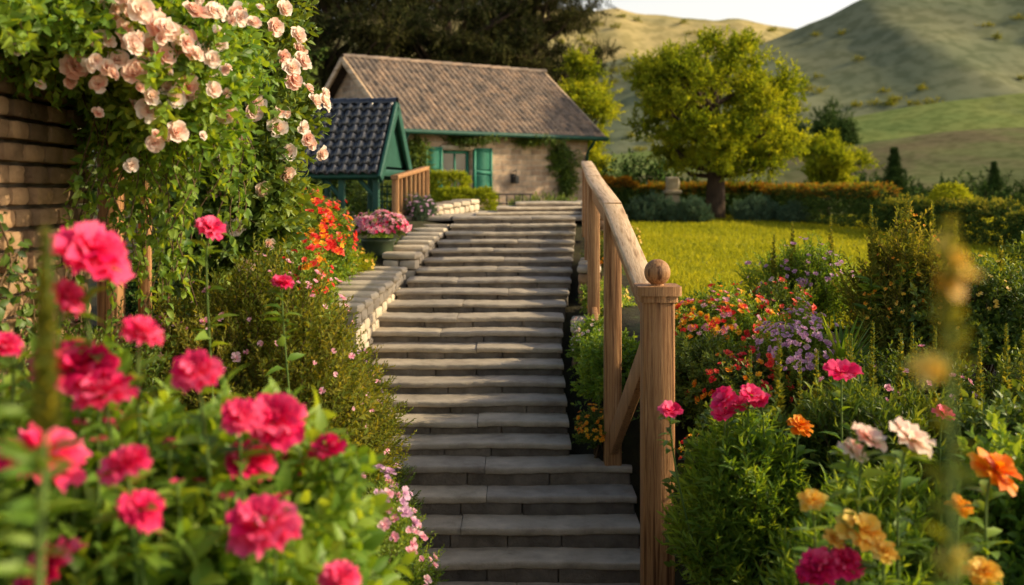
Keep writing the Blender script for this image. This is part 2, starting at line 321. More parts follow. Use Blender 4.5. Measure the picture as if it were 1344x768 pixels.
hsheet('hill.002',HD,-120,200,96,190,hillmat('hill_pasture',(.11,.16,.05),(.17,.22,.07),(.22,.25,.08),(.14,.17,.075),.05))
hsheet('hill.003',HC,-90,150,48,120,hillmat('hill_heath',(.12,.10,.06),(.16,.14,.075),(.15,.165,.07),(.10,.12,.055),.08))
# ------------------------------------------------------------------ staircase
mb=MB()
def slab(mb,x0,x1,y,z,D,sd,m,th=.05,sk=0):
    n=max(3,int((x1-x0)/.035)); xx=np.linspace(x0,x1,n)
    fe=.008*np.sin(xx*4+sd)+.004*np.sin(xx*17+sd*2)+.003*np.sin(xx*43+sd)+rng.uniform(-.003,.003); e=np.minimum(xx-x0,x1-xx); fe=fe+.008*np.exp(-e/.012)+sk*(xx-x0)
    tz=.004*np.sin(xx*5+sd*3)+rng.uniform(-.0015,.0015)-.004*np.exp(-e/.012)
    pr=[(D,0),(D*.6,-.001),(D*.3,-.002),(.02,-.001),(.007,-.003),(.001,-.010),(0,-.02),(.002,-th+.008),(.008,-th),(.08,-th)]
    V=[]
    for (a,b) in pr:
        w=1-min(a/D,1)
        V.append(np.c_[xx,y+a+fe*w+.0018*np.sin(xx*60+b*300),z+b+tz+.0012*np.sin(xx*37+a*40)])
    V=np.concatenate(V); k=len(pr)
    F=[[a*n+i,a*n+i+1,(a+1)*n+i+1,(a+1)*n+i] for a in range(k-1) for i in range(n-1)]
    t=rng.uniform(0,1); mb.add(V,[f[::-1] for f in F],m,t)
    for i in (0,n-1):
        idx=[a*n+i for a in range(k)]; mb.add(V[idx],[list(range(k)) if i else list(range(k))[::-1]],m,t)
for i,(d,z,r,tau) in enumerate(steps):
    a,b=float(xL(d)),float(xR(d))
    if d<7.3: a,b=-.87,.82
    if i==len(steps)-1: tau=.6
    cuts=[a,a+(b-a)*rng.uniform(.3,.7),b] if rng.uniform()<.7 else [a,b]
    for q in range(len(cuts)-1):
        slab(mb,cuts[q]+.002,cuts[q+1]-.002,d,z,tau+.07,rng.uniform(0,50),0,th=min(.048,r*.46))
    c2=[a+.01]
    while c2[-1]<b-.3: c2.append(c2[-1]+rng.uniform(.3,.6))
    c2[-1]=b-.01
    hh=r+.03
    for q in range(len(c2)-1):
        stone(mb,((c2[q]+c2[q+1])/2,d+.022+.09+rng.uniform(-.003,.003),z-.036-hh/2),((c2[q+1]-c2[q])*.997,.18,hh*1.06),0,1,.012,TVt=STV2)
for q,(y0,z0,xa) in enumerate([(13.45,2.125,-.45),(13.75,2.185,-.2),(14.1,2.245,.05)]):
    slab(mb,xa,.93,y0,z0,1.2,q*3.,0,.035,sk=.35)
    n=8; xx=np.linspace(xa+.01,.92,n); yy=y0+.35*(xx-xa)+.02
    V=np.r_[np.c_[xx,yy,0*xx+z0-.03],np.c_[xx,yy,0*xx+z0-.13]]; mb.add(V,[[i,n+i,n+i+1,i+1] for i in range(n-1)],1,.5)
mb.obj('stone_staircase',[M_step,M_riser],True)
mb=MB()
yy=13.3
while yy<19.5:
    xx=-1.6
    while xx<1.2:
        w=rng.uniform(.3,.55); stone(mb,(xx+w/2,yy+.2,2.05),(w*.99,.395,.06),0,0,.02,TVt=STV2); xx+=w
    yy+=.4
mb.obj('stone_terrace',[M_step],True)
mb=MB(); yy=5.0
while yy<6.0:
    xx=-.9
    while xx<.9:
        w=rng.uniform(.3,.5); zz=float(g(0,yy+.15))+.01; stone(mb,(xx+w/2,yy+.15,zz),(w*.98,.29,.06),0,0,.03,tiltx=(float(g(0,yy+.3))-float(g(0,yy)))/.3); xx+=w
    yy+=.3
mb.obj('stone_path',[M_step],True)
# ------------------------------------------------------------------ low stone walls
def lowwall(name,a,b,zt0,zt1,zb0,zb1,w,mats,rowh=.1,capt=.07):
    mb=MB(); a=np.array(a);b=np.array(b); L=np.linalg.norm(b-a); u=(b-a)/L; rz=math.atan2(u[1],u[0])
    s=0; slope=(zt1-zt0)/L
    while s<L-.02:
        w1=min(rng.uniform(.22,.4),L-s); p=a+u*(s+w1/2); zt=zt0+slope*(s+w1/2)
        stone(mb,(p[0],p[1],zt-capt/2+rng.uniform(-.005,.005)),(w1*.99,w*1.15*rng.uniform(.95,1.08),capt),rz+rng.normal(0,.02),1,.05); s+=w1
    rows=int(math.ceil((max(zt0-zb0,zt1-zb1))/rowh))
    for r in range(rows):
        s=-rng.uniform(0,.1)
        while s<L:
            w1=rng.uniform(.13,.3); s0=max(s,0); s1=min(s+w1,L)
            if s1-s0>.04:
                p=a+u*(s0+s1)/2; zt=zt0+slope*(s0+s1)/2-capt-rowh*(r+.5)
                for sd in(-1,1):
                    q=p+np.array([-u[1],u[0]])*sd*w*.26
                    stone(mb,(q[0],q[1],zt),((s1-s0)*.97,w*.5,rowh*.96),rz,0,.08)
            s+=w1
    return mb.obj(name,mats,True)
lowwall('stone_wall',(-1.44,8.55),(-1.27,10.8),1.47,1.64,.9,1.2,.40,[M_cap,M_cap])
lowwall('stone_wall',(-1.16,10.9),(-.93,13.0),1.74,2.0,1.4,1.7,.34,[M_cap,M_cap])
lowwall('stone_wall',(.60,8.9),(.66,9.6),1.25,1.28,.9,1.0,.2,[M_wst,M_cap])
lowwall('stone_wall',(.74,10.3),(.84,11.3),1.66,1.7,1.2,1.3,.2,[M_wst,M_cap])
lowwall('stone_wall',(-1.2,14.2),(-.62,15.8),2.18,2.28,1.9,1.9,.3,[M_cap,M_cap])
lowwall('stone_wall',(1.06,13.2),(1.15,17.5),2.20,2.24,1.7,1.7,.2,[M_wst,M_cap])
mb=MB(); box(mb,-2.2,-1.945,1.5,4.78,.4,2.93,1)
r=0; z=.55
while z<2.92:
    yv=1.5-.09*(r%2)
    while yv<4.8:
        w=rng.uniform(.15,.21); y0=max(yv,1.5); y1=min(yv+w,4.82)
        if y1-y0>.03: stone(mb,(-1.965+rng.uniform(-.014,.014),(y0+y1)/2,z+.042),(.14,(y1-y0)-.02,.072),0,0,.06)
        yv+=w
    stone(mb,(-2.1,4.76,z+.042),(.24,.1,.074),0,0,.05)
    z+=.085; r+=1
yv=1.5
while yv<4.8:
    stone(mb,(-2.06,yv+.15,2.97),(.40,.29,.07),0,0,.06); yv+=.3
mb.obj('garden_brick_wall',[M_wst,M_mort],True)
# ------------------------------------------------------------------ wooden railing
rail=empty('wooden_railing',(0,0,0))
mb=MB(); beam(mb,(.79,5.8,-.1),(.79,5.8,1.80),.17,.17,0); mb.obj('front_post',[M_wood],False,rail)
mb=MB(); beam(mb,(.79,5.8,1.80),(.79,5.8,1.835),.20,.20,0); beam(mb,(.79,5.8,1.835),(.79,5.8,1.885),.235,.235,0); mb.obj('post_cap',[M_wood],False,rail)
mb=MB(); th=np.linspace(0,math.pi,15); R_=.072
prof=[(.035,1.885),(.035,1.897)]+[(R_*math.sin(t),1.955-R_*math.cos(t)) for t in th[1:]]
ns=24; V=[[.79+r_*math.cos(a),5.8+r_*math.sin(a),z_] for (r_,z_) in prof for a in np.arange(ns)/ns*2*math.pi]
mb.add(V,[[i*ns+j,i*ns+(j+1)%ns,(i+1)*ns+(j+1)%ns,(i+1)*ns+j] for i in range(len(prof)-1) for j in range(ns)]); mb.obj('ball_finial',[M_wood],True,rail)
posts=[(.69,7.32,.50,2.27,.115),(.70,9.15,1.1,2.48,.10),(.80,11.0,1.6,2.60,.10),(.88,12.6,1.85,2.70,.10)]
for i,(x,y,z0,z1,w) in enumerate(posts):
    mb=MB(); beam(mb,(x,y,z0),(x,y,z1),w,w); mb.obj('post_%d'%(i+1),[M_wood],False,rail)
tops=[(.765,5.89,1.775)]+[(p[0],p[1],p[3]) for p in posts]
for i in range(4):
    a=np.array(tops[i]);b=np.array(tops[i+1])
    mb=MB(); beam(mb,a+[0,.0,.025],b+[0,.03,.025],.125,.045); mb.obj('handrail_%d'%(i+1),[M_woodh],False,rail)
    mb=MB(); beam(mb,a+[0,.0,-.085],b+[0,0,-.085],.04,.13); mb.obj('rail_board_%d'%(i+1),[M_wood],False,rail)
mb=MB(); beam(mb,(.74,5.88,1.50),(.69,7.27,.68),.05,.16); mb.obj('diagonal_brace',[M_wood],False,rail)
for i in range(1,4):
    a=posts[i-1];b=posts[i]
    mb=MB(); beam(mb,(a[0],a[1]+.05,a[2]+.25),(b[0],b[1]-.05,b[2]+.25),.045,.12); mb.obj('lower_rail_%d'%i,[M_wood],False,rail)
# ------------------------------------------------------------------ roof tiles
def tile_t():
    nx=9; u=np.linspace(-.5,.5,nx); z=np.where(np.abs(u)<.32,np.cos(u/.32*math.pi/2)*1.0,-.18*np.sin((np.abs(u)-.32)/.18*math.pi))
    rows=[(0,0),(1.12,.35),(1.12,-.05)]
    V=[[u[i],v,z[i]+dz] for v,dz in rows for i in range(nx)]
    F=[[a*nx+i,a*nx+i+1,(a+1)*nx+i+1,(a+1)*nx+i] for a in range(2) for i in range(nx-1)]
    return np.array(V,float),np.array(F)
TV,TF=tile_t()
def tiles(mb,o,u,dn,L,SL,nx,ny,hh,m=0):
    o,u,dn=map(lambda a:np.array(a,float),(o,u,dn)); n=np.cross(dn,u)
    if n[2]<0: n=-n
    w=L/nx; h=SL/ny
    for j in range(ny):
        for i in range(nx):
            c=o+u*(i+.5)*w+dn*(j*h)+n*.012+rng.normal(0,.003,3)
            V=TV*np.array([w,h*1.0,hh]); tl=rng.normal(0,.012)
            W=c+V[:,:1]*u+V[:,1:2]*(dn)+(V[:,2:3]+V[:,:1]*tl)*n
            mb.add(W,TF,m,np.clip(.5+rng.normal(0,.28),0,1))
# ------------------------------------------------------------------ cottage
cot=empty('stone_cottage',(-3.5,22.0,CZ),math.radians(35))
Lh=5.2; sl=.727; fw=2.2; bw=1.3
def zr(y): return 2.75-sl*abs(y)
mb=MB()
yF,yB=-1.9,1.05; x0,x1=.25,Lh-.25
xb=[x0,1.27,1.93,3.3,3.75,x1]; zb=[-.9,-.75,.05,.35,.80,1.3]
zt=zr(yF)-.09; zb[-1]=zt
skip={(1,1),(1,2),(1,3)}
for i in range(5):
    for j in range(5):
        if (i,j) in skip: continue
        mb.add([[xb[i],yF,zb[j]],[xb[i+1],yF,zb[j]],[xb[i+1],yF,zb[j+1]],[xb[i],yF,zb[j+1]]],[[0,1,2,3]])
for (xa,xc,za,zc) in [(1.27,1.93,-.75,.80)]:
    q=yF+.12
    mb.add([[xa,yF,za],[xa,q,za],[xa,q,zc],[xa,yF,zc]],[[0,1,2,3]]); mb.add([[xc,yF,za],[xc,q,za],[xc,q,zc],[xc,yF,zc]],[[3,2,1,0]])
    mb.add([[xa,yF,zc],[xc,yF,zc],[xc,q,zc],[xa,q,zc]],[[3,2,1,0]]); mb.add([[xa,yF,za],[xc,yF,za],[xc,q,za],[xa,q,za]],[[0,1,2,3]])
for xx,fl in((x0,1),(x1,0)):
    P_=[[xx,yF,-.9],[xx,yB,-.9],[xx,yB,zr(yB)-.09],[xx,0,zr(0)-.09],[xx,yF,zt]]
    mb.add(P_,[[4,3,2,1,0] if fl==0 else [0,1,2,3,4][::-1]])
mb.add([[x0,yB,-.9],[x1,yB,-.9],[x1,yB,zr(yB)-.09],[x0,yB,zr(yB)-.09]],[[0,1,2,3]])
mb.obj('walls',[M_mas],False,cot)
mb=MB()
c_=math.cos(math.atan(sl)); s_=math.sin(math.atan(sl))
tiles(mb,(0,0,2.75),(1,0,0),(0,-c_,-s_),Lh,fw/c_,38,17,.035)
tiles(mb,(0,0,2.75),(1,0,0),(0,c_,-s_),Lh,bw/c_,38,10,.035)
for i in range(20):
    a=np.array([i*Lh/20,0,2.77+.006*(i%2)]); th=np.linspace(-.2,math.pi+.2,8)
    V=[[a[0]+dx,.075*math.cos(t),a[2]+.06*math.sin(t)-.01+dd] for dx,dd in((0,0),(Lh/20*1.1,.012)) for t in th]
    mb.add(V,[[j,j+1,8+j+1,8+j] for j in range(7)],0,rng.uniform(.2,.9))
mb.obj('tiled_roof',[M_tile],True,cot)
mb=MB()
for sg,w_ in((-1,fw),(1,bw)):
    V=[[.02,0,2.73],[Lh-.02,0,2.73],[Lh-.02,sg*(w_-.03),2.73-sl*(w_-.03)],[.02,sg*(w_-.03),2.73-sl*(w_-.03)]]
    V2=[[a,b,c-.06] for a,b,c in V]
    mb.add(V+V2,[[0,1,2,3],[7,6,5,4],[0,3,7,4],[1,5,6,2],[3,2,6,7]])
for xx in(0,Lh):
    beam(mb,(xx,0,2.70),(xx,-fw,2.70-sl*fw),.05,.13,1); beam(mb,(xx,0,2.70),(xx,bw,2.70-sl*bw),.05,.13,1)
mb.obj('roof_deck_and_bargeboards',[M_bark,M_woodh],False,cot)
mb=MB(); ze=zr(fw)
tube(mb,[[-.03,-fw-.04,ze-.02],[Lh+.03,-fw-.04,ze-.03]],.05,8)
tube(mb,[[Lh-.3,-fw-.04,ze-.05],[Lh-.3,-fw+.1,ze-.2],[Lh-.3,-1.95,ze-.35],[Lh-.3,-1.95,-.85]],.032,8)
tube(mb,[[.3,-fw-.04,ze-.05],[.3,-fw+.1,ze-.2],[.3,-1.95,ze-.35],[.3,-1.95,-.85]],.032,8)
mb.obj('gutter_and_downspout',[M_green],True,cot)
mb=MB(); q=yF+.08
box(mb,1.27,1.33,q,q+.04,-.75,.8);box(mb,1.87,1.93,q,q+.04,-.75,.8);box(mb,1.33,1.87,q,q+.04,.74,.8);box(mb,1.33,1.87,q,q+.04,-.75,-.45);box(mb,1.585,1.615,q+.002,q+.038,-.45,.74)
for zz in(-.1,.3): box(mb,1.33,1.585,q+.004,q+.034,zz,zz+.025);box(mb,1.615,1.87,q+.004,q+.034,zz,zz+.025)
mb.obj('window_frame',[M_shut],False,cot)
mb=MB(); mb.add([[1.3,q+.02,-.5],[1.9,q+.02,-.5],[1.9,q+.02,.78],[1.3,q+.02,.78]],[[0,1,2,3]]); mb.obj('window_pane',[M_glass],False,cot)
mb=MB(); box(mb,1.2,2.0,yF-.05,yF-.003,.81,.90,0); mb.obj('lintel',[M_cap],False,cot)
for i,(xa,xc) in enumerate(((.84,1.23),(1.97,2.42))):
    mb=MB(); ya=yF-.055; box(mb,xa,xa+.05,ya,ya+.05,-.15,.86);box(mb,xc-.05,xc,ya,ya+.05,-.15,.86)
    for zz in(-.15,.33,.80): box(mb,xa+.05,xc-.05,ya+.003,ya+.047,zz,zz+.06)
    z=-.07
    while z<.79:
        if not(.30<z<.40): box(mb,xa+.05,xc-.05,ya+.012,ya+.03,z,z+.03)
        z+=.042
    mb.add([[xa+.05,ya+.04,-.1],[xc-.05,ya+.04,-.1],[xc-.05,ya+.04,.82],[xa+.05,ya+.04,.82]],[[0,1,2,3]])
    mb.obj('shutter_%d'%(i+1),[M_shut],False,cot)
mb=MB(); beam(mb,(2.95,yF-.02,.15),(2.95,yF-.02,.35),.08,.08); tube(mb,[[2.95,yF-.02,.38],[2.95,yF-.14,.42],[2.95,yF-.14,.3]],.01,5); stone(mb,(2.95,yF-.14,.22),(.1,.1,.16)); mb.obj('wall_lantern',[M_metal],False,cot)
# ------------------------------------------------------------------ gazebo with black tiles
gz=empty('garden_gazebo',(-1.49,13.7,CZ),math.radians(-9))
mb=MB(); zt=1.12; half=.74; dz=.92; sla=dz/half; cc=math.cos(math.atan(sla)); ss=math.sin(math.atan(sla)); Lg=1.2
tiles(mb,(-Lg,0,zt),(1,0,0),(0,-cc,-ss),Lg,half/cc,9,9,.045)
tiles(mb,(-Lg,0,zt),(1,0,0),(0,cc,-ss),Lg,half/cc,9,9,.045)
for i in range(7):
    th=np.linspace(-.2,math.pi+.2,8)
    V=[[-Lg+i*Lg/7+dx,.07*math.cos(t),zt+.01+.055*math.sin(t)+dd] for dx,dd in((0,0),(Lg/7*1.1,.012)) for t in th]
    mb.add(V,[[j,j+1,8+j+1,8+j] for j in range(7)],0,.5)
mb.obj('black_tile_roof',[M_btile],True,gz)
mb=MB()
for sg in(-1,1):
    V=[[-Lg,0,zt-.02],[0,0,zt-.02],[0,sg*half,zt-dz-.02],[-Lg,sg*half,zt-dz-.02]]; V2=[[a,b,c-.04] for a,b,c in V]
    mb.add(V+V2,[[0,1,2,3],[7,6,5,4],[3,2,6,7]])
    for xx in(.01,-Lg-.01): beam(mb,(xx,0,zt-.03),(xx,sg*half*1.04,zt-dz*1.04-.03),.04,.14)
mb.add([[-.06,-half+.15,zt-dz+.1],[-.06,half-.15,zt-dz+.1],[-.06,0,zt-.12]],[[0,1,2]])
beam(mb,(-.05,-half+.1,zt-dz+.02),(-.05,half-.1,zt-dz+.02),.07,.09); beam(mb,(-Lg+.05,-half+.1,zt-dz+.02),(-Lg+.05,half-.1,zt-dz+.02),.07,.09)
beam(mb,(-Lg+.05,-half+.12,zt-dz+.0),(-.05,-half+.12,zt-dz+.0),.07,.09);beam(mb,(-Lg+.05,half-.12,zt-dz+.0),(-.05,half-.12,zt-dz+.0),.07,.09)
for xx in(-.08,-.52,-Lg+.08):
    for yv in(-half+.12,half-.12): beam(mb,(xx,yv,-.75),(xx,yv,zt-dz-.02),.075,.075)
for (a,b) in(((-.08),(-.3)),((-.52),(-.74))): beam(mb,(a,-half+.12,-.1),(b,-half+.12,.14),.04,.05)
for i in range(7): beam(mb,(-.5+i*.07,half-.12,-.7),(-.5+i*.07,half-.12,.1),.015,.02)
for i in range(8): beam(mb,(-.5,half-.10,-.65+i*.1),(-.08,half-.10,-.65+i*.1),.015,.02)
mb.obj('green_timber_frame',[M_green],False,gz)
mb=MB()
for r in range(6):
    for i in range(4): stone(mb,(-Lg+.1+i*.14+(r%2)*.05,-half+.15,-.75+.05+r*.11),(.14,.24,.105))
mb.obj('stone_plinth',[M_wst],True,gz)
fn=empty('wooden_stair_fence')
mb=MB()
P0=np.array([-1.42,13.0]);P1_=np.array([-1.22,15.2])
for i in range(8):
    p=P0+(P1_-P0)*i/7
    beam(mb,(p[0],p[1],1.9),(p[0],p[1],2.55+.02*i),.05 if i%7 else .08,.05 if i%7 else .08)
beam(mb,(P0[0],P0[1]-.1,2.56),(P1_[0],P1_[1],2.72),.09,.05); beam(mb,(P0[0],P0[1],2.1),(P1_[0],P1_[1],2.15),.05,.05)
mb.obj('posts_and_rails',[M_wood],False,fn)
mb=MB()
for i in range(5): tube(mb,[[-.2+i*.12,16.2,2.05],[-.2+i*.12,16.2,2.34]],.008,5)
tube(mb,[[-.25,16.2,2.34],[.32,16.2,2.34]],.011,5);tube(mb,[[-.25,16.2,2.2],[.32,16.2,2.2]],.008,5)
mb.obj('metal_handrail',[M_metal],True)
# ------------------------------------------------------------------ vegetation templates
S_broad=[sprig(9,.42,.52,True,60,.15,.012) for _ in range(4)]
S_mid=[sprig(10,.38,.5,False,60,.15,.012) for _ in range(4)]
S_fine=[sprig(16,.2,.38,False,55,.2,.008) for _ in range(4)]
S_needle=[sprig(20,.30,.2,False,60,.1,.012,0.02) for _ in range(3)]
S_tree=[sprig(9,.4,.6,False,65,.2,.015) for _ in range(4)]
S_long=[sprig(12,.5,.2,True,45,.12,.012) for _ in range(4)]
F_carn=[petal_bloom([(8,2,1,0),(8,20,.95,.04),(7,38,.82,.08),(5,55,.62,.12),(3,72,.42,.14)],8,5,.70,.15,7,.05,.08) for _ in range(4)]
F_flat=[petal_bloom([(6,5,1,0),(5,24,.85,.05),(4,50,.5,.07)],6,4,.66,.13,6,.08,.06) for _ in range(3)]
F_rose=[petal_bloom([(6,10,1,0),(6,32,.85,.03),(5,55,.65,.05),(4,75,.5,.08)],5,4,.64,.07,5,.2,.02) for _ in range(3)]
F_small=[petal_bloom([(6,20,1,0),(4,50,.6,.04)],3,2,.5,.0,3,.1,0) for _ in range(3)]
F_tiny=[petal_bloom([(5,25,1,0)],2,2,.55,0,1,0,0) for _ in range(2)]
F_zin=[petal_bloom([(12,3,1,0),(11,16,.88,.05),(10,34,.7,.1),(8,54,.5,.15),(5,75,.3,.18)],4,4,.34,.07,5,.08,.03) for _ in range(3)]
def blooms(mb,FT,P,n,size,mat=None,tb=.5,tv=.15):
    P=np.asarray(P,float); R=frames_n(np.asarray(n,float)); size=np.broadcast_to(size,(len(P),))
    t=tb+rng.normal(0,tv,len(P)); k=len(FT)
    for i in range(k):
        T=FT[i]
        if mat is not None: T=dict(V=T['V'],t=T['t'],P=[(f,mat if m==0 else m) for f,m in T['P']])
        inst(mb,T,P[i::k],R[i::k],size[i::k],t[i::k])
def scat_blooms(mb,c,r,N,FT,size,mat,seed=0.,zmin=0.,front=(0,-1,.3)):
    P,d=shellpts(c,r,N,seed,.22,zmin,front); n=nrm(d+np.array([0,-.3,.5])+rng.normal(0,.3,d.shape))
    blooms(mb,FT,P,n,size*rng.uniform(.7,1.25,len(P)),mat)
# ------------------------------------------------------------------ trees
def tree(name,base,cc,cr,K,per,cl,size,lm,seed,trunk=.12,sq=.75,flat=False,SP=None,bark=M_bark):
    mb=MB(); base=np.array(base,float); cc=np.array(cc,float); cr=np.array(cr,float)
    P=[]
    while len(P)<K:
        d=rng.uniform(-1,1,3); L=np.linalg.norm(d)
        if L<1 and L>.3 and L<1+.3*float(n3(d*2,seed)): P.append(cc+d*cr)
    P=np.array(P)
    topz=cc[2]+cr[2]*.5; tp=[base,base+[.03,0,(cc[2]-base[2])*.4],[(base[0]+cc[0])/2+.05,(base[1]+cc[1])/2,cc[2]-cr[2]*.3],[cc[0],cc[1],cc[2]+cr[2]*.2],[cc[0]-.05,cc[1],topz]]
    tp=np.array(tp,float); tube(mb,tp,[trunk*1.3,trunk,trunk*.75,trunk*.45,trunk*.15],9,1)
    for i in range(K):
        if i%2==0 or K<60:
            e=P[i]; zs=np.clip(e[2]-np.hypot(*(e-cc)[:2])*.7,tp[1][2],topz*.98)
            s=np.array([np.interp(zs,tp[:,2],tp[:,0]),np.interp(zs,tp[:,2],tp[:,1]),zs])
            m_=(s+e)/2+np.array([0,0,-.06*cr[2]])+rng.normal(0,.04*cr[0],3)
            q=(m_+e)/2+rng.normal(0,.03*cr[0],3)
            tube(mb,[s,m_,q,e],[trunk*.38,trunk*.22,trunk*.13,trunk*.04],5,1)
    for i in range(K):
        c=P[i]; rr=cl*rng.uniform(.7,1.3)
        bush(mb,c,(rr,rr,rr*(.35 if flat else sq)),per,SP or S_tree,size,.25,seed+i,.5+.12*rng.normal(),.16,.3,-1,.1)
    return mb.obj(name,[lm,bark])
tree('maple_tree',(4.56,24,1.7),(4.55,24,4.25),(1.95,1.8,1.75),105,60,.42,.23,M_yel,3,.19)
tree('maple_tree',(1.7,31,1.5),(1.75,31,4.3),(1.1,1.2,2.3),50,60,.5,.28,M_yel,8,.16)
tree('maple_tree',(10.6,36,1.4),(10.9,36,3.3),(1.0,1.0,1.05),30,55,.4,.26,M_yel,12,.10)
for i,(x,y,cx,cz,rx,rz_) in enumerate([(-5.6,31,-5.4,7.0,2.9,2.8),(-2.2,33,-2.0,7.0,3.0,2.9),(.3,35,.6,7.2,2.6,3.0),(-9,32,-9,7.2,3,3.3)]):
    tree('pine_tree',(x,y,1.4),(cx,y,cz),(rx,2.0,rz_),110,36,.75,.48,M_pine,20+i,.3,flat=True,SP=S_needle)
tree('oak_tree',(-6.2,27,1.6),(-6.2,27,4.0),(1.8,1.6,2.2),50,55,.55,.3,M_leafd,31,.18)
mb=MB()
for (x,y,z,rx,rz_) in [(-7,28,2.2,2.5,1.6),(-3.5,29,2.3,2.5,1.8),(0,30,2.2,2,1.7),(3.4,31,2.2,2.2,1.0),(6,32,1.8,2,.8),(8.2,34,1.8,1.6,.8),(-11,26,2.4,3,2.5)]:
    bush(mb,(x,y,z),(rx,1.2,rz_),650,S_tree,.38,.4,x,.45,.15,.3,-.5,.4)
mb.obj('background_shrubs',[M_leafd,M_bark])
mb=MB()
for i in range(26):
    x=31+rng.uniform(0,9); y=rng.uniform(126,134); z=float(HD(np.array(x),np.array(y))); h=rng.uniform(3,5.2)
    bush(mb,(x,y,z+h*.45),(1.3,1.3,h*.6),90,S_tree,.9,.6,i,.45,.12,.3,-.8,.3)
for i in range(34):
    x=rng.uniform(15,34); y=rng.uniform(44,56)+.2*x; z=1.0; h=rng.uniform(1.2,2.6)
    bush(mb,(x,y,z+h*.45),(rng.uniform(.8,1.6),1.2,h*.55),110,S_tree,.5,.6,i+50,.45,.12,.3,-.8,.3)
for i in range(50):
    x=rng.uniform(20,90); y=rng.uniform(100,112); z=float(HD(np.array(x),np.array(y))); h=rng.uniform(1,2.5)
    bush(mb,(x,y,z+h*.4),(rng.uniform(1,2.5),1.2,h*.55),60,S_tree,.8,.6,i+90,.45,.12,.3,-.8,.3)
mb.obj('distant_trees',[M_leafd,M_bark])
mb=MB()
for i in range(170):
    x=rng.uniform(10,130); y=rng.uniform(165,250); z=float(HA(np.array(x),np.array(y))); h=rng.uniform(.6,1.8)
    if n3(np.array([x*.05,y*.05,0]),3)<0.12: continue
    bush(mb,(x,y,z+h*.4),(rng.uniform(.8,2.2),1.5,h*.6),26,S_tree,.9,.6,i,.5,.12,.3,-.8,.3)
for i in range(60):
    x=rng.uniform(10,90); y=rng.uniform(260,330); z=float(HB(np.array(x),np.array(y))); h=rng.uniform(.8,2)
    bush(mb,(x,y,z+h*.4),(rng.uniform(1,2.5),1.5,h*.6),24,S_tree,1.1,.6,i,.5,.12,.3,-.8,.3)
mb.obj('hillside_trees',[M_olive,M_bark])
def conifer(name,x,y,z,h,r):
    mb=MB(); tube(mb,[[x,y,z],[x,y,z+h]],[r*.12,.02],6,1)
    N=1100; t=rng.uniform(0,1,N)**.8; a=rng.uniform(0,6.28,N); rr=r*(1-t)*(.8+.2*np.sin(t*40))*rng.uniform(.4,1,N)
    P=np.c_[x+rr*np.cos(a),y+rr*np.sin(a),z+.1*h+t*h*.9]; f=np.c_[np.cos(a),np.sin(a),.3+0*a]
    inst(mb,S_needle[0],P-f*.2,frames(f),h*.11,.4+rng.normal(0,.1,N)); return mb.obj(name,[M_leafd,M_bark])
conifer('fir_tree',17.2,48,1.1,3.2,1.1); conifer('fir_tree',23.5,52,1.2,2.6,1.1)
# ------------------------------------------------------------------ hedges
def boxbush(mb,c,s,N,SP,size,rz=0,m=None,tb=.5,tv=.12):
    s=np.array(s,float)/2; A=np.array([s[1]*s[2],s[0]*s[2],s[0]*s[1]]); pr=np.array([A[0],A[0],A[1],A[1],A[2]*1.3]); pr/=pr.sum()
    f=rng.choice(5,N,p=pr); p=rng.uniform(-1,1,(N,3)); n=np.zeros((N,3))
    for i,(ax,sg) in enumerate(((0,1),(0,-1),(1,1),(1,-1),(2,1))): k=f==i; p[k,ax]=sg; n[k,ax]=sg
    p=p/(np.sum(np.abs(p)**6,axis=1,keepdims=True))**(1/6)*rng.uniform(.88,1.0,(N,1))
    P=p*s; P+=n*(.05*n3(P*4,float(c[0])))[:,None]
    dr=nrm(n+.4*np.array([0,0,1])+rng.normal(0,.4,(N,3))); ca,sa=math.cos(rz),math.sin(rz); Q=np.array([[ca,-sa,0],[sa,ca,0],[0,0,1]])
    P=P@Q.T+np.array(c); dr=dr@Q.T; P-=dr*size*.7
    R=frames(dr); t=tb+tv*n3(P*2.5,1)+rng.normal(0,.08,N); k=len(SP)
    for i in range(k):
        T=SP[i]
        if m is not None: T=dict(V=T['V'],t=T['t'],P=[(ff,m if mm==0 else mm) for ff,mm in T['P']])
        inst(mb,T,P[i::k],R[i::k],size*rng.uniform(.7,1.3,len(P[i::k])),t[i::k])
mb=MB()
pl=np.array([(1.2,27.2),(3.3,26.6),(6.0,24.5),(6.9,19.5),(7.3,15.5),(9.0,11.5),(11,9)])
for a,b in zip(pl[:-1],pl[1:]):
    L=np.linalg.norm(b-a); c=(a+b)/2; rz=math.atan2(*(b-a)[::-1]); gz_=float(g(c[0],c[1]))
    hgt=.78 if a[1]>22 else .62
    boxbush(mb,(c[0],c[1],gz_+hgt*.5-.03),(L+.4,.75,hgt),int(520*L),S_mid,.15,rz,0,.5)
    if a[1]>22: boxbush(mb,(c[0],c[1],gz_+hgt-.08),(L+.3,.72,.2),int(150*L),S_mid,.14,rz,2,.45)
    boxbush(mb,(c[0],c[1],gz_+hgt-.08),(L+.3,.72,.2),int(120*L),S_mid,.14,rz,3,.5)
mb.obj('clipped_hedge',[M_leafd,M_twig,M_copper,M_olive])
mb=MB(); boxbush(mb,(1.9,25.2,2.15),(2.2,.7,.85),1700,S_mid,.14,0,0); boxbush(mb,(1.9,25.2,2.55),(2.1,.65,.2),800,S_mid,.14,0,2); mb.obj('copper_hedge',[M_leafd,M_twig,M_copper])
mb=MB(); boxbush(mb,(-1.07,18.2,2.37),(.66,.6,.66),1500,S_mid,.09); mb.obj('box_topiary',[M_yel,M_twig])
mb=MB(); boxbush(mb,(-.74,17.0,2.12),(1.0,.6,.58),1900,S_mid,.09); mb.obj('box_topiary',[M_yel,M_twig])
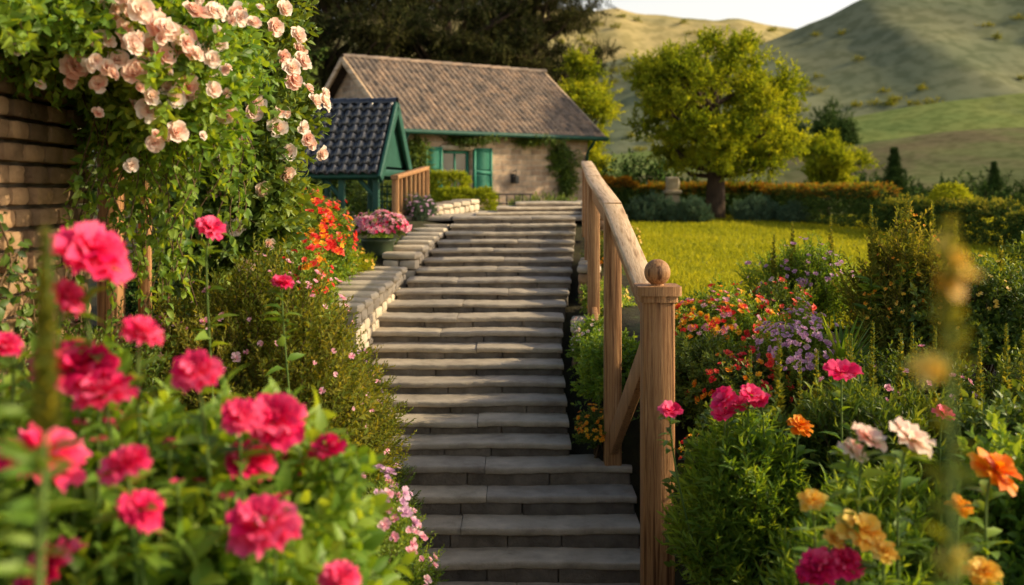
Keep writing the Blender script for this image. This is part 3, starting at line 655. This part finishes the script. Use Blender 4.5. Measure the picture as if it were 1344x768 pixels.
mb=MB(); bush(mb,(7.15,17.4,2.22),(.34,.34,.3),700,S_mid,.1,0,0,.6,.1,.03,-.9,.8); tube(mb,[[7.15,17.4,1.5],[7.15,17.4,2.2]],.04,6,1); mb.obj('topiary_ball',[M_yel,M_twig])
for x,y,r,h in((3.0,22.6,.55,.35),(3.75,22.4,.4,.3),(5.3,23,.5,.32),(6.0,22.4,.35,.25)):
    mb=MB(); bush(mb,(x,y,float(g(x,y))+h*.5),(r,.4,h),700,S_needle,.3,.9,x,.5,.1,.2,-.3,.3); mb.obj('lavender_shrub',[M_blue,M_twig])
mb=MB(); stone(mb,(3.85,25.6,2.05),(.34,.34,.5)); stone(mb,(3.85,25.6,2.36),(.42,.42,.1)); stone(mb,(3.85,25.6,2.55),(.3,.3,.34),rough=.12); mb.obj('stone_urn',[M_cap],True)
mb=MB()
def hloc(s,w,z):
    a=math.radians(35); return (-3.5+math.cos(a)*s+math.sin(a)*w,22+math.sin(a)*s-math.cos(a)*w,CZ+z)
for s,z,rx,rz_,n in((.6,.7,.3,.4,500),(.75,.2,.25,.4,350),(4.1,.65,.45,.35,600),(4.3,.2,.3,.45,450),(1.6,1.0,.9,.1,350),(3.2,1.02,.9,.12,350)):
    bush(mb,hloc(s,1.95,z),(rx,.2,rz_),n,S_mid,.13,-.1,s,.45,.15,.3,-1,.2)
mb.obj('ivy',[M_leaf,M_twig])
# ------------------------------------------------------------------ climbing roses (left)
mb=MB()
for c,r,n in(((-1.85,4.1,3.05),(.55,.55,.28),850),((-1.5,4.6,3.1),(.42,.5,.34),750),((-1.35,4.3,2.85),(.25,.3,.3),350),((-2.3,3.6,3.12),(.5,.6,.28),400),((-1.72,4.75,2.75),(.2,.25,.35),250)):
    bush(mb,c,r,n,S_broad,.15,.1,c[0],.5,.17,.25,-1,.35)
for i in range(60):
    x=rng.uniform(-1.72,-1.2); y=rng.uniform(4.3,4.8); z0=rng.uniform(2.75,3.0); L=rng.uniform(.35,.95)*(1.1 if x<-1.4 else .8)
    k=9; s=np.linspace(0,1,k); px=x+.05*np.sin(s*5+i)+rng.normal(0,.05)*s; py=y+.04*np.cos(s*4+i)-.05*s; pz=z0-L*s
    P=np.c_[px,py,pz]; tube(mb,P,.003,3,1)
    n=int(L*60); t=rng.uniform(0,1,n); Q=np.c_[np.interp(t,s,px),np.interp(t,s,py),np.interp(t,s,pz)]
    f=rng.normal(0,1,(n,3))+[0,-.3,-.7]; inst(mb,leaf(.55,.1,.2,True),Q,frames(f),rng.uniform(.03,.06,n),.6+rng.normal(0,.17,n))
RB=[(-1.73,4.0,3.01),(-1.49,4,3.08),(-1.44,3.95,2.98),(-1.36,4.0,2.93),(-1.31,4.0,2.9),(-1.25,4.1,2.80),(-1.62,3.95,2.86),(-1.46,3.95,2.88),(-1.22,4.1,3.08),(-1.12,4.3,3.12),(-1.36,3.9,3.06),(-1.38,4.05,2.70),(-1.27,4.1,2.98),(-1.40,3.95,2.83),(-1.52,3.9,2.96),(-1.20,4.2,2.88),(-1.15,4.3,2.7),(-1.29,4.1,2.62),(-1.31,3.95,3.0),(-1.42,3.9,3.1),(-1.17,4.2,3.0),(-1.24,4.05,2.93)]
RB=np.array(RB); blooms(mb,F_rose,RB,nrm(rng.normal(0,.4,RB.shape)+[.8,-.8,.35]),rng.uniform(.042,.062,len(RB)),2)
RB2=np.repeat(RB,4,0)+rng.normal(0,.08,(4*len(RB),3)); blooms(mb,F_rose,RB2,nrm(rng.normal(0,.4,RB2.shape)+[.8,-.8,.25]),rng.uniform(.018,.042,len(RB2)),2,.6)
mb.obj('climbing_rose',[M_leafb,M_twig,M_blush])
mb=MB()
for c,r,n in(((-1.58,6.0,2.9),(.36,.36,.6),1500),((-1.53,6.0,2.35),(.34,.33,.5),1100),((-1.6,6.0,3.4),(.38,.36,.45),800),((-1.48,6.0,2.75),(.32,.34,.35),500),((-1.68,5.9,2.2),(.3,.3,.6),500)):
    bush(mb,c,r,n,S_broad,.17,.15,c[2],.5,.2,.28,-1,.5)
for c,r,n in(((-1.52,6.0,2.9),(.38,.38,.6),34),((-1.47,6.0,2.5),(.30,.33,.4),9),((-1.34,6.0,2.75),(.28,.34,.3),22),((-1.6,5.9,3.3),(.38,.38,.35),18)):
    P,d=shellpts(c,r,n,c[2],.22,-1,(.3,-1,.2)); blooms(mb,F_rose,P+d*.03,nrm(d+[.4,-.5,.2]),rng.uniform(.035,.06,len(P)),2,.55)
mb.obj('climbing_rose',[M_leaf,M_twig,M_blush])
tr=MB(); beam(tr,(-1.86,4.95,.6),(-1.86,4.95,3.0),.1,.1); beam(tr,(-1.65,6.2,.7),(-1.65,6.2,3.3),.09,.09); beam(tr,(-1.86,4.9,2.95),(-1.6,6.25,3.1),.08,.1); beam(tr,(-1.72,5.0,.6),(-1.72,5.0,2.6),.05,.05); tr.obj('rose_arbor',[M_wood])
mb=MB()
for i in range(14):
    y=rng.uniform(3.2,4.7); z=rng.uniform(1.2,1.9); n=40; k=np.linspace(0,1,8)
    P=np.c_[0*k-1.865,y+.2*np.sin(k*3+i)*k,z+k*rng.uniform(.2,.6)]; tube(mb,P,.004,4,1)
    Q=P[rng.integers(0,8,n)]+rng.normal(0,.03,(n,3))*[.3,1,1]; inst(mb,leaf(.6,.1,.2,True),Q,frames(rng.normal(0,1,(n,3))+[.2,0,-.4],np.tile([1.,0,0],(n,1))),rng.uniform(.03,.06,n),.45+rng.normal(0,.15,n))
mb.obj('wall_creeper',[M_leaf,M_twig])
# ------------------------------------------------------------------ shrub masses
def shrub(name,c,r,n,SP,size,lm,fl=(),up=.5,tb=.5,zmin=-.5,rough=.22,shell=.4):
    mb=MB(); sd=c[0]*3+c[1]
    bush(mb,c,r,n,SP,size,up,sd,tb,.19,rough,zmin,shell)
    for i in range(14):
        d=nrm(rng.normal(0,1,3)+[0,0,1.2]); e=np.array(c)+d*np.array(r)*.75; b=np.array([c[0]+rng.normal(0,r[0]*.15),c[1]+rng.normal(0,r[1]*.15),float(g(c[0],c[1]))-.05])
        tube(mb,[b,(b+e)/2+rng.normal(0,.03,3),e],[.012,.008,.003],4,1)
    k=2; mats=[lm,M_twig]
    for (FT,N,fs,fm) in fl:
        mats.append(fm); scat_blooms(mb,c,r,N,FT,fs,k,sd); k+=1
    return mb.obj(name,mats)
shrub('spirea_shrub',(-1.2,4.85,1.40),(.52,.5,.66),2500,S_fine,.19,M_olive,[(F_tiny,70,.014,M_pink),(F_small,22,.024,M_pink)],up=.9,rough=.26,shell=.35)
shrub('spirea_shrub',(-.92,5.3,1.15),(.36,.4,.45),1300,S_fine,.16,M_olive,[(F_tiny,40,.014,M_pink)],up=.9,rough=.26)
shrub('spirea_shrub',(-1.75,4.4,1.35),(.35,.4,.5),900,S_fine,.16,M_leaf,up=.9)
shrub('aster_plant',(-.60,4.05,1.05),(.24,.26,.26),900,S_fine,.1,M_leafb,[(F_small,45,.022,M_pink),(F_small,25,.026,M_lil)],up=1)
shrub('aster_plant',(-.52,4.5,.75),(.2,.25,.3),600,S_fine,.1,M_leafb,[(F_small,40,.02,M_pink)],up=1)
shrub('aster_plant',(-.74,5.6,.65),(.22,.35,.42),800,S_fine,.12,M_leaf,[(F_small,50,.02,M_lil)],up=1)
shrub('aster_plant',(-1.0,6.7,.9),(.22,.5,.5),900,S_fine,.13,M_olive,[(F_small,60,.018,M_lil)],up=1)
shrub('garden_shrub',(-1.55,7.4,1.1),(.5,.5,.46),1300,S_mid,.14,M_leafb)
shrub('garden_shrub',(-2.2,7.0,1.4),(.5,.6,.7),1000,S_mid,.16,M_leafd)
shrub('garden_shrub',(-1.95,8.5,1.38),(.35,.4,.32),900,S_mid,.11,M_yel)
shrub('geranium_shrub',(-1.76,9.3,1.86),(.34,.35,.48),1300,S_mid,.12,M_leafb,[(F_small,230,.035,M_red),(F_small,70,.032,M_org)])
shrub('geranium_shrub',(-1.66,8.3,1.62),(.26,.3,.40),900,S_mid,.11,M_leafb,[(F_small,110,.03,M_red),(F_small,40,.028,M_org)])
shrub('geranium_shrub',(-2.1,10.3,2.0),(.45,.4,.42),900,S_mid,.14,M_leaf,[(F_small,110,.035,M_red)])
shrub('ground_cover',(-1.62,10.6,1.64),(.26,.4,.15),700,S_mid,.08,M_yel,[(F_small,30,.02,M_ylw)])
shrub('ground_cover',(-1.45,11.9,1.78),(.2,.4,.15),500,S_mid,.09,M_leafb)
shrub('lavender_shrub',(-1.15,13.5,2.08),(.2,.3,.25),600,S_needle,.12,M_blue,[(F_tiny,60,.02,M_lil)],up=1.2)
shrub('garden_shrub',(-2.6,12.6,2.0),(.6,.4,.4),800,S_mid,.14,M_leaf,[(F_small,50,.03,M_red)])
shrub('garden_shrub',(-1.9,15.5,2.2),(.5,.5,.4),700,S_mid,.13,M_leaf)
shrub('garden_shrub',(-2.9,18.5,2.3),(1.0,.6,.7),900,S_mid,.2,M_leafd)
shrub('garden_shrub',(.6,19.6,2.0),(.9,.4,.3),700,S_mid,.14,M_leaf)
pot=empty('flower_pot')
mb=MB(); pr=[(.0,1.56),(.10,1.56),(.13,1.60),(.16,1.70),(.175,1.80),(.195,1.81),(.195,1.84),(.165,1.84),(.15,1.8),(0,1.79)]
ns=24; V=[[-1.42+r_*math.cos(a),11.3+r_*math.sin(a),z_+.05] for (r_,z_) in pr for a in np.arange(ns)/ns*2*math.pi]
mb.add(V,[[i*ns+j,i*ns+(j+1)%ns,(i+1)*ns+(j+1)%ns,(i+1)*ns+j] for i in range(len(pr)-1) for j in range(ns)]); mb.obj('pot',[M_pot],True,pot)
mb=MB(); c=(-1.42,11.3,2.0); r=(.29,.27,.17); bush(mb,c,r,700,S_mid,.08,.3,1.,.5,.12,.15,-.4,.4); scat_blooms(mb,c,r,260,F_small,.026,2,1.,-.2); scat_blooms(mb,c,r,90,F_small,.022,3,1.,-.2); mb.obj('petunias',[M_leaf,M_twig,M_pink,M_mag],parent=pot)
shrub('garden_shrub',(.76,8.0,1.0),(.25,.42,.32),1100,S_broad,.11,M_leafb)
shrub('marigold_plant',(.63,7.5,.70),(.17,.22,.16),500,S_mid,.07,M_leaf,[(F_small,110,.018,M_org)])
shrub('garden_shrub',(.68,8.6,1.1),(.2,.3,.28),600,S_mid,.09,M_leafb,[(F_tiny,40,.02,M_white)])
shrub('garden_shrub',(.83,9.7,1.38),(.2,.5,.18),600,S_mid,.09,M_leafb,[(F_tiny,40,.02,M_ylw)])
shrub('garden_shrub',(1.0,11.2,1.68),(.2,.7,.2),700,S_mid,.09,M_leaf,[(F_tiny,60,.02,M_org)])
shrub('garden_shrub',(1.3,12.7,1.8),(.22,.6,.22),600,S_mid,.09,M_olive,[(F_tiny,50,.02,M_ylw)])
shrub('garden_shrub',(1.25,7.2,1.05),(.36,.4,.38),1200,S_mid,.11,M_leaf)
shrub('marigold_plant',(1.18,5.95,.55),(.26,.35,.45),1200,S_mid,.09,M_leaf,[(F_small,70,.022,M_org),(F_small,25,.02,M_red)])
shrub('marigold_plant',(1.12,5.2,.55),(.24,.2,.2),600,S_mid,.07,M_leaf,[(F_small,110,.02,M_org)])
shrub('flowering_shrub',(1.45,7.7,1.36),(.42,.4,.32),1500,S_mid,.10,M_leafb,[(F_small,60,.028,M_red),(F_small,80,.026,M_org),(F_small,60,.026,M_pink)])
shrub('flowering_shrub',(1.5,6.9,1.05),(.34,.35,.34),1100,S_mid,.10,M_leaf,[(F_small,45,.028,M_red),(F_small,30,.024,M_org)])
shrub('aster_plant',(1.83,6.9,1.28),(.24,.3,.34),900,S_fine,.11,M_leafb,[(F_small,200,.02,M_lil)],up=1)
shrub('flowering_shrub',(2.35,8.5,1.6),(.42,.4,.36),900,S_fine,.2,M_leafb,[(F_small,60,.024,M_lil)],up=1.1,rough=.3)
shrub('tall_shrub',(2.62,7.1,1.55),(.34,.35,.55),1100,S_fine,.24,M_olive,[(F_tiny,70,.016,M_org)],up=1.4,rough=.3)
shrub('tall_shrub',(3.1,6.9,1.5),(.55,.5,.45),1900,S_mid,.13,M_leaf,[(F_tiny,50,.016,M_ylw)])
shrub('tall_shrub',(3.9,7.4,1.6),(.55,.5,.5),1100,S_mid,.14,M_leaf)
shrub('garden_shrub',(2.25,6.2,1.1),(.5,.4,.34),1500,S_mid,.10,M_leaf,[(F_small,26,.024,M_pink)])
shrub('garden_shrub',(2.0,8.1,1.45),(.28,.3,.22),600,S_mid,.10,M_leaf,[(F_small,60,.022,M_red)])
shrub('garden_shrub',(3.0,5.9,1.1),(.5,.4,.4),1100,S_mid,.11,M_leaf)
mb=MB(); N=150; a=rng.uniform(0,6.28,N); el=rng.uniform(.25,1.3,N); L=rng.uniform(.35,.55,N)
k=6
for i in range(N):
    s=np.linspace(0,1,k); d=np.array([math.cos(a[i])*math.cos(el[i]),math.sin(a[i])*math.cos(el[i]),math.sin(el[i])]); sd=nrm(np.cross(d,[0,0,1]))
    c=np.array([2.10,6.8,1.22])+d*L[i]*s[:,None]+np.array([0,0,-1])*(.16*L[i]*s**2.2)[:,None]; w=.015*(1-s**2)
    V=np.concatenate([c-sd*w[:,None],c+sd*w[:,None]]); mb.add(V,[[j,j+1,k+j+1,k+j] for j in range(k-1)],0,rng.uniform(.3,.8))
mb.obj('yucca_plant',[M_leafb])
# right foreground bed
shrub('leafy_perennial',(1.12,4.75,.96),(.36,.4,.48),1700,S_broad,.13,M_leaf,up=.8)
shrub('leafy_perennial',(.98,4.45,1.02),(.26,.26,.40),1100,S_long,.14,M_leafb,up=1.1)
shrub('leafy_perennial',(1.62,4.6,1.04),(.42,.4,.48),1800,S_long,.15,M_leaf,up=.9)
shrub('leafy_perennial',(2.2,4.5,1.1),(.42,.4,.46),1500,S_broad,.14,M_leaf,up=.8)
shrub('leafy_perennial',(1.35,3.7,.95),(.36,.35,.42),1500,S_long,.16,M_leafb,up=1.0)
shrub('leafy_perennial',(1.85,3.6,1.1),(.34,.35,.45),1300,S_broad,.15,M_leafb,up=.8)
shrub('leafy_perennial',(1.02,3.35,.88),(.24,.3,.38),1000,S_long,.14,M_leafb,up=1.0)
def spike(mb,x,y,z0,z1,r,mst=1,mbud=2,dens=420):
    tube(mb,[[x,y,z0],[x+.01,y,(z0+z1)/2],[x+.015,y,z1]],[.006,.004,.002],5,mst)
    h=z1-z0; n=int(dens*h*.6); t=rng.uniform(.45,1,n); a=rng.uniform(0,6.28,n); rr=r*(1.15-t)*1.4
    P=np.c_[x+.01+0*t,y+0*t,z0+h*t]; f=np.c_[np.cos(a),np.sin(a),.9+0*a]
    T=leaf(.5,.12,.1,False); T=dict(V=T['V'],t=T['t'],P=[(q,mbud) for q,_ in T['P']])
    inst(mb,T,P,frames(f),rr*1.6+.004,.6+rng.normal(0,.15,n))
    n=int(22*h/.4); t=rng.uniform(.05,.5,n); a=rng.uniform(0,6.28,n); P=np.c_[x+0*t,y+0*t,z0+h*t]; f=np.c_[np.cos(a),np.sin(a),.5+0*a]
    inst(mb,leaf(.25,.1,.2,True),P,frames(f),rng.uniform(.05,.1,n)*(r/.02)**.5,.5+rng.normal(0,.15,n))
mb=MB()
for (x,z) in [(1.17,1.76),(1.35,1.70),(1.45,1.63),(1.67,1.79),(1.85,1.80),(1.8,1.70),(2.1,1.72),(1.25,1.64),(1.55,1.72),(1.98,1.68),(2.3,1.76),(1.02,1.58),(1.5,1.75),(1.75,1.75),(1.1,1.66),(1.92,1.76),(2.2,1.8)]:
    spike(mb,x+rng.normal(0,.02),4.8+rng.normal(0,.12),1.0,z,rng.uniform(.02,.03))
for (x,y,z) in [(2.35,7.0,2.3),(2.55,6.9,2.38),(2.75,7.0,2.33),(2.45,7.2,2.2),(2.95,7.1,2.2),(2.2,8.4,2.15),(2.5,8.4,2.2),(2.62,7.2,2.28),(2.85,6.9,2.15),(3.2,7,2.1),(2.05,8.4,2.05)]:
    spike(mb,x,y,z-.9,z,.035)
mb.obj('salvia_spikes',[M_leafb,M_stem,M_olive])
# ------------------------------------------------------------------ flowers on stems
def stemflower(mb,top,base,FT,size,mf,axis,nl=7,ll=.08,th=.0035,tb=.5):
    top=np.array(top,float);base=np.array(base,float); ax=nrm(np.array(axis,float))
    c1=base+(top-base)*.5+rng.normal(0,.02,3); c2=top-ax*.10*min(1,size/.06)-[0,0,.02]
    s=np.linspace(0,1,10)[:,None]; P=(1-s)**3*base+3*(1-s)**2*s*c1+3*(1-s)*s*s*c2+s**3*top
    tube(mb,P,np.linspace(th*1.5,th,10),6,1)
    blooms(mb,[FT[rng.integers(len(FT))]],[top],[ax],size,mf,tb,.08)
    L=leaf(.5,.15,-.1,True); n=7; a=np.arange(n)/n*6.28; R=frames_n(ax[None])[0]
    f=np.array([R@np.array([.6*math.cos(q),.6*math.sin(q),.85]) for q in a]); inst(mb,L,np.repeat([top-ax*size*.35],n,0),frames(f,np.tile(ax,(n,1)),.1),size*.6,.5+rng.normal(0,.1,n))
    t=rng.uniform(.4,.95,nl); i=t*9; Q=np.c_[np.interp(t,s[:,0],P[:,0]),np.interp(t,s[:,0],P[:,1]),np.interp(t,s[:,0],P[:,2])]
    a=rng.uniform(0,6.28,nl); f=np.c_[np.cos(a),np.sin(a),.55+rng.normal(0,.2,nl)]
    inst(mb,leaf(.42,.1,.25,True),Q,frames(f,None,.25),ll*rng.uniform(.7,1.25,nl)*(1.2-.45*t),.55+rng.normal(0,.15,nl))
mb=MB()
for c,r,n in(((-1.05,2.5,1.58),(.42,.36,.38),560),((-.62,2.5,1.46),(.28,.32,.36),460),((-1.35,2.1,1.5),(.35,.4,.4),260),((-.85,2.1,1.35),(.35,.3,.34),380),((-.5,2.25,1.28),(.2,.28,.28),260)):
    bush(mb,c,r,n,S_broad,.20,.6,c[0],.5,.19,.22,-.4,.25)
FL=[(-.870,2.2,2.265,.080),(-.765,2.2,2.102,.044),(-.650,2.2,2.023,.05),(-.917,2.2,2.18,.042),(-.899,2.2,2.03,.078),(-.82,2.15,1.985,.06),(-.965,2.25,2.04,.05),
(-.881,2.0,1.893,.08),(-.724,2.0,1.886,.045),(-.696,2.0,1.80,.042),(-.867,2.0,1.685,.065),(-.513,2.3,1.90,.07),(-.570,2.3,1.81,.06),(-.49,2.1,1.7325,.072),(-.415,2.4,1.817,.042),(-.357,2.2,1.60,.042),(-.903,2.4,1.877,.038),(-1.143,2.4,2.049,.04),(-.504,2.5,1.757,.038),(-1.02,3.6,2.27,.05),(-.863,4.0,2.05,.046),(-.70,2.1,1.55,.05),(-.56,2.2,1.93,.042)]
for (x,y,z,s) in FL:
    bz=1.15 if y<3 else 1.3
    stemflower(mb,(x,y,z),(x*.97+rng.normal(0,.04)-.02,y+.1+rng.normal(0,.04),bz),F_carn,s,2,(rng.normal(.2,.4),-.3+rng.normal(0,.22),.9),15,.09)
for i in range(24):
    x=rng.uniform(-1.2,-.45); z=1.98-.35*(x+1.2)+rng.normal(0,.06); y=rng.uniform(2.1,2.5)
    stemflower(mb,(x,y,z),(x-.02,y+.05,1.2),F_tiny,.018,2,(rng.normal(0,.2),-.1,1),12,.085)
mb.obj('carnation_plant',[M_leafb,M_stem,M_mag])
mb=MB()
for (x,y,z,s,m) in [(.854,4.3,1.555,.06,2),(.961,4.3,1.575,.055,2),(.854,4.3,1.494,.05,2),(.639,4.3,1.51,.05,2),(1.33,4.3,1.663,.075,2),(.93,4.35,1.53,.05,2),(1.0,4.3,1.55,.045,2),(1.7,4.2,1.52,.045,2)]:
    stemflower(mb,(x,y,z),(x+.03+(.12 if x<.7 else 0),y+.1,.8),F_flat,s,2,(rng.normal(0,.3),-.4,.9),14,.08)
for (x,y,z,s) in [(.864,3.0,1.335,.062),(.935,3.0,1.35,.055)]: stemflower(mb,(x,y,z),(x+.05,y+.1,.8),F_carn,s,2,(rng.normal(0,.2),-.4,.9),8,.06)
mb.obj('carnation_plant',[M_leafb,M_stem,M_mag])
mb=MB()
for (x,y,z,s) in [(1.12,3,1.70,.068),(1.0,3,1.705,.055),(.965,3.02,1.66,.045)]: stemflower(mb,(x,y,z),(x+.03,y+.1,.8),F_flat,s,2,(.3+rng.normal(0,.2),-.35,.9),18,.095)
mb.obj('dianthus_plant',[M_leafb,M_stem,M_white])
mb=MB()
for (x,y,z,s,m) in [(1.356,3,1.61,.075,2),(.98,3,1.44,.072,3),(.874,3.1,1.495,.045,3),(.90,3,1.42,.035,3),(1.16,4.3,1.45,.055,2),(1.03,2.95,1.40,.04,3),(1.30,3.1,1.48,.04,2),(1.28,2.9,1.36,.05,3)]: stemflower(mb,(x,y,z),(x+.03,y+.1,.8),F_zin,s,m,(.25+rng.normal(0,.25),-.4,.85),16,.09)
mb.obj('marigold_flowers',[M_leafb,M_stem,M_org,M_ylw])
# foreground tall plants
mb=MB(); tube(mb,[[.40,.97,.85],[.395,.96,1.6],[.392,.95,2.05],[.388,.95,2.37]],[.006,.005,.004,.002],6,1)
P=np.array([(.389,.95,2.315),(.406,.95,2.323),(.378,.95,2.318),(.373,.95,2.24),(.382,.96,2.232),(.392,.95,2.07),(.396,.95,2.338),(.386,.95,2.35)])
blooms(mb,F_small,P,nrm(rng.normal(0,.4,P.shape)+[0,-.6,.6]),[.018,.016,.015,.019,.016,.014,.013,.010],2)
n=60; t=rng.uniform(0,1,n); Q=np.c_[.392+0*t,.953+0*t,1.88+.47*t]; a=rng.uniform(0,6.28,n)
inst(mb,leaf(.4,.1,.2,True),Q,frames(np.c_[np.cos(a),np.sin(a),.5+0*a]),(.05-.035*t)*rng.uniform(.6,1.1,n),.5+rng.normal(0,.15,n))
n=160; t=rng.uniform(.78,1.02,n); k=.006*(1.1-t)/.3; Q=np.c_[.389+rng.normal(0,1,n)*k,.95+rng.normal(0,1,n)*k,1.88+.48*t]; inst(mb,leaf(.5,.1,.2,False),Q,frames(rng.normal(0,1,(n,3))+[0,0,.8]),.011,.7+rng.normal(0,.15,n))
mb.obj('snapdragon_plant',[M_olive,M_stem,M_ylw])
mb=MB(); spike(mb,-.578,1.3,1.9,2.35,.016,dens=2200); tube(mb,[[-.58,1.32,1.1],[-.578,1.3,1.92]],.005,5,1); mb.obj('flower_spike',[M_leafb,M_stem,M_olive])
# ------------------------------------------------------------------ light, sky, camera
w=bpy.data.worlds.new('World'); sc.world=w; w.use_nodes=True; nt=w.node_tree; nt.nodes.clear(); L=nt.links
sky=nt.nodes.new('ShaderNodeTexSky'); sky.sky_type='NISHITA'; sky.sun_disc=False
sd=Vector((.90,.03,.46)).normalized(); el=math.asin(sd.z); azm=math.atan2(sd.x,sd.y)
sky.sun_elevation=el; sky.sun_rotation=azm; sky.dust_density=3; sky.air_density=.9; sky.ozone_density=.3
tc=nt.nodes.new('ShaderNodeTexCoord'); sx=nt.nodes.new('ShaderNodeSeparateXYZ'); L.new(tc.outputs['Generated'],sx.inputs[0])
mr=nt.nodes.new('ShaderNodeMapRange'); mr.interpolation_type='SMOOTHSTEP'; mr.inputs[1].default_value=.02; mr.inputs[2].default_value=.55; mr.inputs[3].default_value=1; mr.inputs[4].default_value=0; L.new(sx.outputs[2],mr.inputs[0])
hz=nt.nodes.new('ShaderNodeMix'); hz.data_type='RGBA'; hz.blend_type='ADD'; hz.inputs[7].default_value=(5.2,4.35,3.1,1); L.new(mr.outputs[0],hz.inputs[0]); L.new(sky.outputs[0],hz.inputs[6])
bg=nt.nodes.new('ShaderNodeBackground'); bg.inputs[1].default_value=.15; o=nt.nodes.new('ShaderNodeOutputWorld')
L.new(hz.outputs[2],bg.inputs[0]); L.new(bg.outputs[0],o.inputs[0])
l=bpy.data.lights.new('sun','SUN'); l.energy=5; l.angle=math.radians(.5); l.color=(1,.80,.50); lo=bpy.data.objects.new('sun',l); sc.collection.objects.link(lo); lo.rotation_euler=(-sd).to_track_quat('-Z','Y').to_euler()
cam=bpy.data.cameras.new('camera'); co=bpy.data.objects.new('camera',cam); sc.collection.objects.link(co); co.location=(0,0,CZ); co.rotation_euler=(math.radians(90),0,0)
cam.sensor_width=36; cam.lens=37.5; cam.shift_y=-134/1344; cam.clip_end=2000; cam.clip_start=.05
cam.dof.use_dof=True; cam.dof.focus_distance=6.0; cam.dof.aperture_fstop=2.0
sc.camera=co
sc.view_settings.view_transform='Standard'; sc.view_settings.look='None'; sc.view_settings.exposure=0
